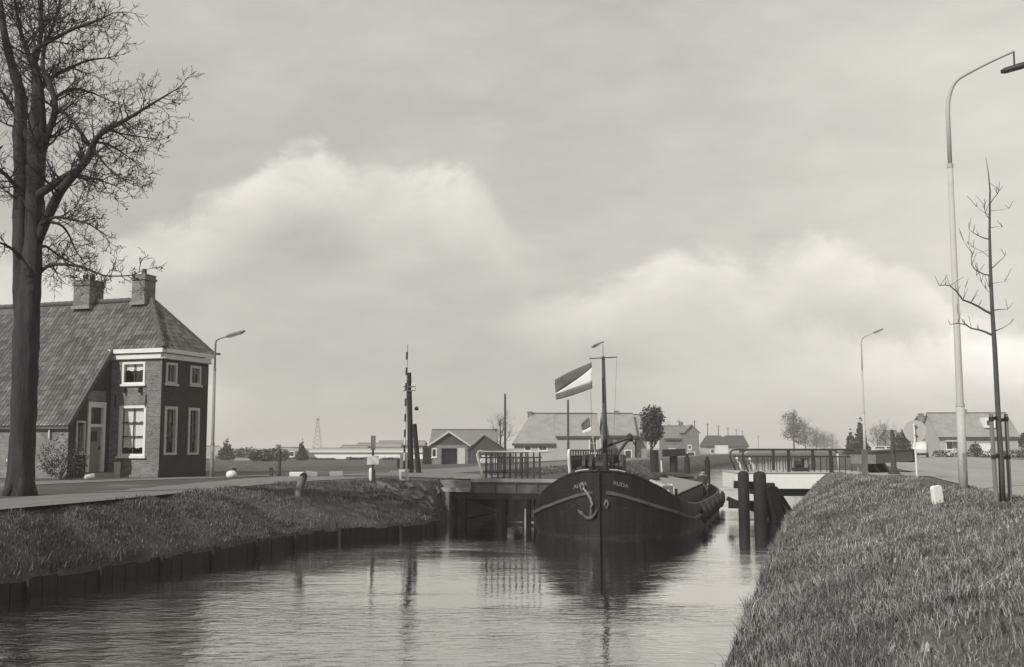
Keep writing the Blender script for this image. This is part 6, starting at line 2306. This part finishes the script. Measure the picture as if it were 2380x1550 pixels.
# dark shed with gable to us
a = at(1092, 112, .74)
W2 = (1172 - 1092) / FPX * 112
ds = thing('shed', a, 0, 'dark tarred wooden shed with its gable end to the right of the garage', 'shed')
ze2, zr2 = zof(1044, 112) - .74, zof(1014, 112) - .74
mb = MB()
mb.add([(0, 0, 0), (W2, 0, 0), (W2, 0, ze2), (W2 * .42, 0, zr2), (0, 0, ze2), (0, 6, 0), (W2, 6, 0), (W2, 6, ze2), (W2 * .42, 6, zr2), (0, 6, ze2)], [(0, 1, 2, 3, 4), (9, 8, 7, 6, 5), (0, 4, 9, 5), (1, 6, 7, 2)])
mb.build('wall', M['wood_pole'], ds)
mb = MB()
for (p0, p1) in (((-.25, ze2 - .2), (W2 * .42, zr2 + .06)), ((W2 * .42, zr2 + .06), (W2 + .25, ze2 - .15))):
    mb.add([(p0[0], -.2, p0[1]), (p1[0], -.2, p1[1]), (p1[0], 6.2, p1[1]), (p0[0], 6.2, p0[1]), (p0[0], -.2, p0[1] + .1), (p1[0], -.2, p1[1] + .1), (p1[0], 6.2, p1[1] + .1), (p0[0], 6.2, p0[1] + .1)], [(3, 2, 1, 0), (4, 5, 6, 7), (0, 1, 5, 4), (2, 3, 7, 6), (1, 2, 6, 5), (3, 0, 4, 7)])
mb.build('roof', M['roofd'], ds)
for k in range(6): MB().box(.4 + k * .5, .44 + k * .5, -.03, -.004, 0, ze2 - .1).build('board_joint', M['iron'], ds)
o = at(1135, 108, .75); o = thing('boat_cover', o, 0, 'small white covered object standing in front of the dark shed', 'cover')
MB().prism([(-.9, 0), (.9, 0), (.8, .6), (-.6, .75)], (0, 0, .45), (1, 0, 0), (0, 0, 1), (0, 1, 0), -.4, .4).build('cover', M['white'], o)
MB().box(-.8, .8, -.3, .3, 0, .447).build('base', M['wood_pole'], o)

# long pale roofed farmhouse
Yl = 126
zb = .74
fh = house_px(1195, 1380, Yl, 1027, 961, 8.5, 'plaster', 'roofl', 'long farmhouse with a big pale roof hipped at its left end', hip=(2.3, 0), zb=zb, name='farmhouse',
              windows=[('f', (1218 - 1195) / FPX * Yl, zof(1048, Yl) - zb, .85, .95, dict(cols=1, bars=(.62,), depth=.06, frame_w=.12, bar_mat='white')), ('f', (1250 - 1195) / FPX * Yl, zof(1048, Yl) - zb, 1.1, .95, dict(cols=2, bars=(.62,), depth=.06, frame_w=.14, bar_mat='white'))], chimneys=[(1.9, .6, .25, 'brick_mid')])
wing = house_px(1294, 1392, Yl - 1.6, 1012, 962, 9, 'plaster', 'roofl', 'projecting pale wing of the big roofed farm behind the railing', zb=zb, name='farmhouse', hip=(0, 0),
                windows=[('f', (1367 - 1294) / FPX * Yl, zof(1053, Yl) - zb, .95, 1.9, dict(cols=1, bars=(.62,), depth=.06, frame_w=.14, bar_mat='white'))], over=.15)
house_px(1408, 1474, Yl + 3, 1009, 961, 8, 'brick_pale', 'roofl', 'pale house with a steep roof between the farm wing and round tree', zb=zb, hip=(0, 0),
         windows=[('f', .7, .5, .9, 1.1, wk), ('f', 2.1, .5, .9, 1.2, wk)], chimneys=[(1.6, .5, .35, 'brick_mid')])
house_px(1478, 1502, Yl + 4, 1012, 964, 8, 'brick_pale', 'roofl', 'narrow end house half hidden by the round headed tree', zb=zb)
# houses beyond the round tree
Yh = 168
h5 = house_px(1545, 1606, Yh, 1017, 990, 7, 'brick_mid', 'roofm', 'brick house with a front gable and chimney beyond the round tree', zb=.8, chimneys=[(3.0, .5, .6, 'brick_mid')], windows=[('f', .5, .7, 1.0, 1.1, wk), ('f', 2.3, .6, 1.4, 1.1, wk)])
a = at(1590, Yh - 3, .8)
gw = (1622 - 1590) / FPX * Yh
hz = zof(1004, Yh - 3) - .8; rz2 = zof(989, Yh) - .8
g5 = thing('house', a, 0, 'gabled brick house front with dark ground floor window in the distance', 'house')
mb = MB(); mb.wall((0, 0, 0), X, NY, gw, hz, [(.4, 1.0, 1.6, 2.3), (.3, 1.5, .5, 1.3)]); mb.add([(0, 0, hz), (gw, 0, hz), (gw / 2, 0, rz2)], [(0, 1, 2)])
mb.wall((gw, 0, 0), Vector((0, 1, 0)), X, 6, hz); mb.wall((0, 6, 0), -Vector((0, 1, 0)), -X, 6, hz)
mb.build('wall', M['brick_mid'], g5)
mb = MB()
for sg, xe_ in ((-1, -.2), (1, gw + .2)):
    mb.beam((xe_, 2.9, hz - .15), (gw / 2, 2.9, rz2 + .05), 6.3, .1, (0, 0, 1))
mb.build('roof', M['roofm'], g5)
window(g5, (.4, 0, 1.6), X, NY, .6, .7, **wk); window(g5, (.3, 0, .5), X, NY, 1.2, .8, **wk)
# dark roofed low shop with white panels
Ys = 232
sh_ = house_px(1640, 1735, Ys, 1035, 1013, 8, 'plaster', 'roofd', 'low building with a long black roof left of the swing leaf', name='low_building', cat='building', zb=.85, hip=(.8, .2), windows=[('f', .8, .6, 1.4, 1.0, wk), ('f', 6.6, .6, 1.4, 1.2, wk)], chimneys=[(4.2, .7, .1, 'plaster_white')])
a = at(1679, 215, .85)
tk = thing('truck', a, 0.05, 'white box truck seen from behind in front of the black roofed building', 'truck')
MB().box(-.95, .95, 0, 3.2, .55, 2.25).build('cargo_box', M['plaster_white'], tk, bevel=.05)
MB().box(-.9, .9, 3.25, 4.8, .5, 1.8).build('cab', M['vang'], tk, bevel=.1)
MB().box(-.9, .9, -.06, -.002, .38, .52).build('bumper', M['iron'], tk)
for sx in (-.75, .75):
    for sy in (.8, 4.0):
        MB().tube([(sx - .12, sy, .38), (sx + .12, sy, .38)], .38, 14).build('wheel', M['tyre'], tk)
# bank posts on the far left bank
for i, (u, v, lab) in enumerate(((1597, 1079, 'left of two dark capped mooring posts on the far bank'), (1644, 1085, 'right of two dark capped mooring posts on the far bank, nearer the swing leaf'))):
    Yq = 74 if i == 0 else 70
    q = ap(u, v, Yq)
    k = Yq / FPX
    t = thing('mooring_post', q, 0, lab, 'mooring post', 'capped mooring posts')
    MB().lathe([(6.5 * k, -1.2), (6.5 * k, 15 * k), (5 * k, 17 * k)], (0, 0, 0), 12).build('post', M['wood'], t)
    MB().lathe([(3.4 * k, 17 * k + .004), (4.2 * k, 20 * k), (3.8 * k, 23 * k), (1.5 * k, 25 * k)], (0, 0, 0), 12).build('cap', M['wood'], t)
# telephone poles
for i, (u, vt, Y, w) in enumerate(((1174, 915, 105, .12), (1320, 929, 100, .11), (1577, 975, 247, .13), (1613, 976, 262, .13), (1643, 983, 282, .13), (1668, 988, 309, .13), (1690, 993, 342, .13), (1709, 996, 370, .13), (1723, 1000, 402, .13), (1760, 1012, 520, .13))):
    a = at(u, Y)
    lab = ['bare telephone pole in front of the open branched tree', 'telephone pole rising in front of the big pale roof', 'telephone pole in front of the gabled brick house', 'pale telephone pole right of the brick house chimney', 'first pole above the left end of the black roof', 'second pole above the black roof', 'third pole above the black roof', 'fourth pole above the black roof', 'fifth pole above the black roof, at its right end', 'faintest pole, standing in the gap beyond the black roof'][i]
    t = thing('telephone_pole', a, 0, lab, 'telephone pole', 'row of telephone poles')
    hp_ = zof(vt, Y) - a.z
    MB().tube([(0, 0, -.3), (0, 0, hp_)], [w * 1.1, w * .8], 8).build('pole', M['wood_pole'], t)
    if i > 1:
        MB().box(-.5, .5, -.05, .05, hp_ - .5, hp_ - .4).build('crossarm', M['wood_pole'], t)

# ------------------------------------------------------------------ houses and van on the right
Yr = 150
rh = house_px(2180, 2356, Yr, 1012, 960, 9, 'plaster', 'roofl', 'wide bungalow with big pale roof and white garage door behind the tall lamp', rz=-.06, zb=1.5, over=.3, name='bungalow',
              windows=[('f', .75, .9, 1.0, 1.2, wk)], chimneys=[(4.9, .6, .5, 'brick_mid')], doors=[('f', (2264 - 2180) / FPX * Yr, 0, 2.3, 1.62 + .2, 'girder_white')])
MB().box(.6, 2.4, -1.0, -.02, 1.75 + .28, 1.9 + .26).build('door_canopy', M['white'], rh)
MB().box(.7, 2.2, -.9, -.75, .1, .75).build('low_panel', M['white'], rh)
dm = MB(); dm.box((2290 - 2180) / FPX * Yr, (2313 - 2180) / FPX * Yr, 1.0, 3.0, zof(994, Yr) - 1.5, zof(970, Yr) - 1.5)
do = dm.build('dormer', M['girder_white'], rh)
MB().box((2294 - 2180) / FPX * Yr, (2300 - 2180) / FPX * Yr, .97, .998, zof(988, Yr) - 1.5, zof(977, Yr) - 1.5).build('dormer_window', M['pane'], do)
rb = house_px(2148, 2182, Yr + 22, 985, 968, 6, 'brick_mid', 'roofm', 'darker two storey house left of the wide bungalow', zb=1.5, chimneys=[(.45, .7, .5, 'brick_mid')], windows=[('f', 1.0, .6, .8, 1.4, wk), ('f', .8, 2.8, .8, 1.0, wk)])
house_px(2062, 2088, 225, 1016, 1001, 5, 'plaster', 'roofm', 'small far house behind the dark slim post', zb=1.5)
a, b = at(2176, 138), at(2420, 132)
L = (b - a).length; nb = int(L / 1.0)
rr = random.Random(12)
hd = shrub('hedge', a, [((L * q / nb, -6.0 * q / nb * 1.0 + rr.uniform(-.1, .1), .35), (.75, .5, .5 * rr.uniform(.9, 1.25))) for q in range(nb + 1)], int(150 * nb), .13, 'low dark garden hedge in front of the wide bungalow', 'hedge', 'bushm', 8, seed=60)
leafy_tree(at(2262, 140), 1.9, 1.8, 12, 'small dark rounded shrub beside the white garage door', 500, .13, trunk=.02, name='shrub')
leafy_tree(at(2375, 150), 3.4, 3.0, 13, 'dark bush behind the stakes of the young tree', 700, .16, trunk=.05, name='shrub')


def van():
    a = at(2134, 132, ROADZ + .024)
    t = thing('van', a, R(-22), 'pale rounded delivery van driving towards us behind the round road sign', 'van')
    # body by cross sections along y (front at -y), x width
    Ls = 4.1
    secs = [(-2.05, .55, .62, .80, 1.00), (-1.98, .45, .74, .84, 1.18), (-1.80, .40, .80, .80, 1.62), (-1.45, .38, .82, .76, 1.88), (-.6, .38, .84, .76, 1.95), (1.2, .38, .84, .76, 1.95), (1.85, .40, .82, .72, 1.86), (2.05, .5, .74, .66, 1.55)]
    V = []; F = []
    k = 12
    for (y, zb_, wb_, wt, zt) in secs:
        belt = 1.12
        ring = [(-wb_, zb_), (-wb_ - .01, .8), (-wb_, min(belt, zt - .1)), (-wt, zt - .18), (-wt * .8, zt - .05), (-wt * .3, zt), (wt * .3, zt), (wt * .8, zt - .05), (wt, zt - .18), (wb_, min(belt, zt - .1)), (wb_ + .01, .8), (wb_, zb_)]
        V += [(x, y, z) for x, z in ring]
    for i in range(len(secs) - 1):
        for j in range(k):
            j2 = (j + 1) % k
            F.append((i * k + j, (i + 1) * k + j, (i + 1) * k + j2, i * k + j2))
    F.append(tuple(range(k))); F.append(tuple((len(secs) - 1) * k + q for q in range(k - 1, -1, -1)))
    b = MB().add(V, F).build('body', M['vanw'], t, True)
    MB().add([(-.68, -1.93, 1.20), (.68, -1.93, 1.20), (.64, -1.70, 1.66), (-.64, -1.70, 1.66)], [(0, 1, 2, 3)]).build('windscreen', M['pane'], t)
    for sx in (-1, 1):
        for (y0, y1) in ((-1.5, -.75), (-.65, .2), (.3, 1.2)):
            MB().add([(sx * .853, y0, 1.18), (sx * .853, y1, 1.18), (sx * .79, y1, 1.68), (sx * .79, y0, 1.68)], [(0, 1, 2, 3)]).build('side_window', M['pane'], t)
        for y in (-1.25, 1.25):
            w = MB().tube([(sx * .66, y, .32), (sx * .86, y, .32)], .32, 16).build('wheel', M['tyre'], t)
            MB().tube([(sx * .85, y, .32), (sx * .875, y, .32)], .17, 12).build('hub_cap', M['zinc'], w)
        MB().tube([(sx * .5, -2.03, .86), (sx * .5, -2.09, .86)], .11, 12).build('headlight', M['lamp'], t)
    MB().box(-.82, .82, -2.18, -2.06, .40, .54).build('bumper', M['iron'], t)
    MB().box(-.5, .6, -.9, .5, 1.99, 2.2).build('roof_rack', M['iron_mid'], t)
    MB().box(-.8, .8, -1.9, 1.9, .28, .42).build('underside', M['iron'], t)
    return t


van()
o = at(2163, 158)
t = thing('street_sign', o, 0, 'thin pale post at the kerb in front of the garden hedge', 'post')
MB().tube([(0, 0, -.1), (0, 0, 2.9)], .05, 6).build('post', M['cream'], t)
MB().box(-.14, .14, -.07, -.05, 2.2, 2.8).build('plate', M['sign'], t)
for i, (u, Y, lab) in enumerate(((2038, 210, 'left small white car parked far along the right-hand road'), (2058, 215, 'white car parked by the grey bushes far along the right-hand road'))):
    t = thing('parked_car', at(u, Y, ROADZ + .02), R(70), lab, 'car', 'cars far along the road')
    MB().prism([(-1.8, .35), (1.8, .35), (1.85, .8), (.9, .95), (.5, 1.4), (-1.0, 1.4), (-1.6, .95), (-1.85, .85)], (0, 0, 0), (0, 1, 0), (0, 0, 1), (1, 0, 0), -.75, .75).build('body', M['plaster_white'], t, bevel=.06)
    MB().prism([(.42, .98), (.78, .98), (.46, 1.32), (-.9, 1.32), (-1.3, .98)], (0, 0, 0), (0, 1, 0), (0, 0, 1), (1, 0, 0), -.765, .765).build('windows', M['pane'], t)
    for sx in (-.7, .7):
        for y in (-1.15, 1.15): MB().tube([(sx - .09, y, .3), (sx + .09, y, .3)], .3, 12).build('wheel', M['tyre'], t)

# ------------------------------------------------------------------ the air
hz = MB().box(-3400, 3400, -800, 4200, -2.6, 24).build('haze', None)
tag(hz, kind='stuff')
hm = bpy.data.materials.new('haze'); hm.use_nodes = True
hm.node_tree.nodes.clear()
n = NT(hm.node_tree)
po = n.n('ShaderNodeOutputMaterial'); pv_ = n.n('ShaderNodeVolumePrincipled')
pv_.inputs['Color'].default_value = (1.0, .975, .92, 1)
pv_.inputs['Density'].default_value = 0.0008
pv_.inputs['Anisotropy'].default_value = 0.0
hm.node_tree.links.new(pv_.outputs[0], po.inputs['Volume'])
hz.data.materials.append(hm)
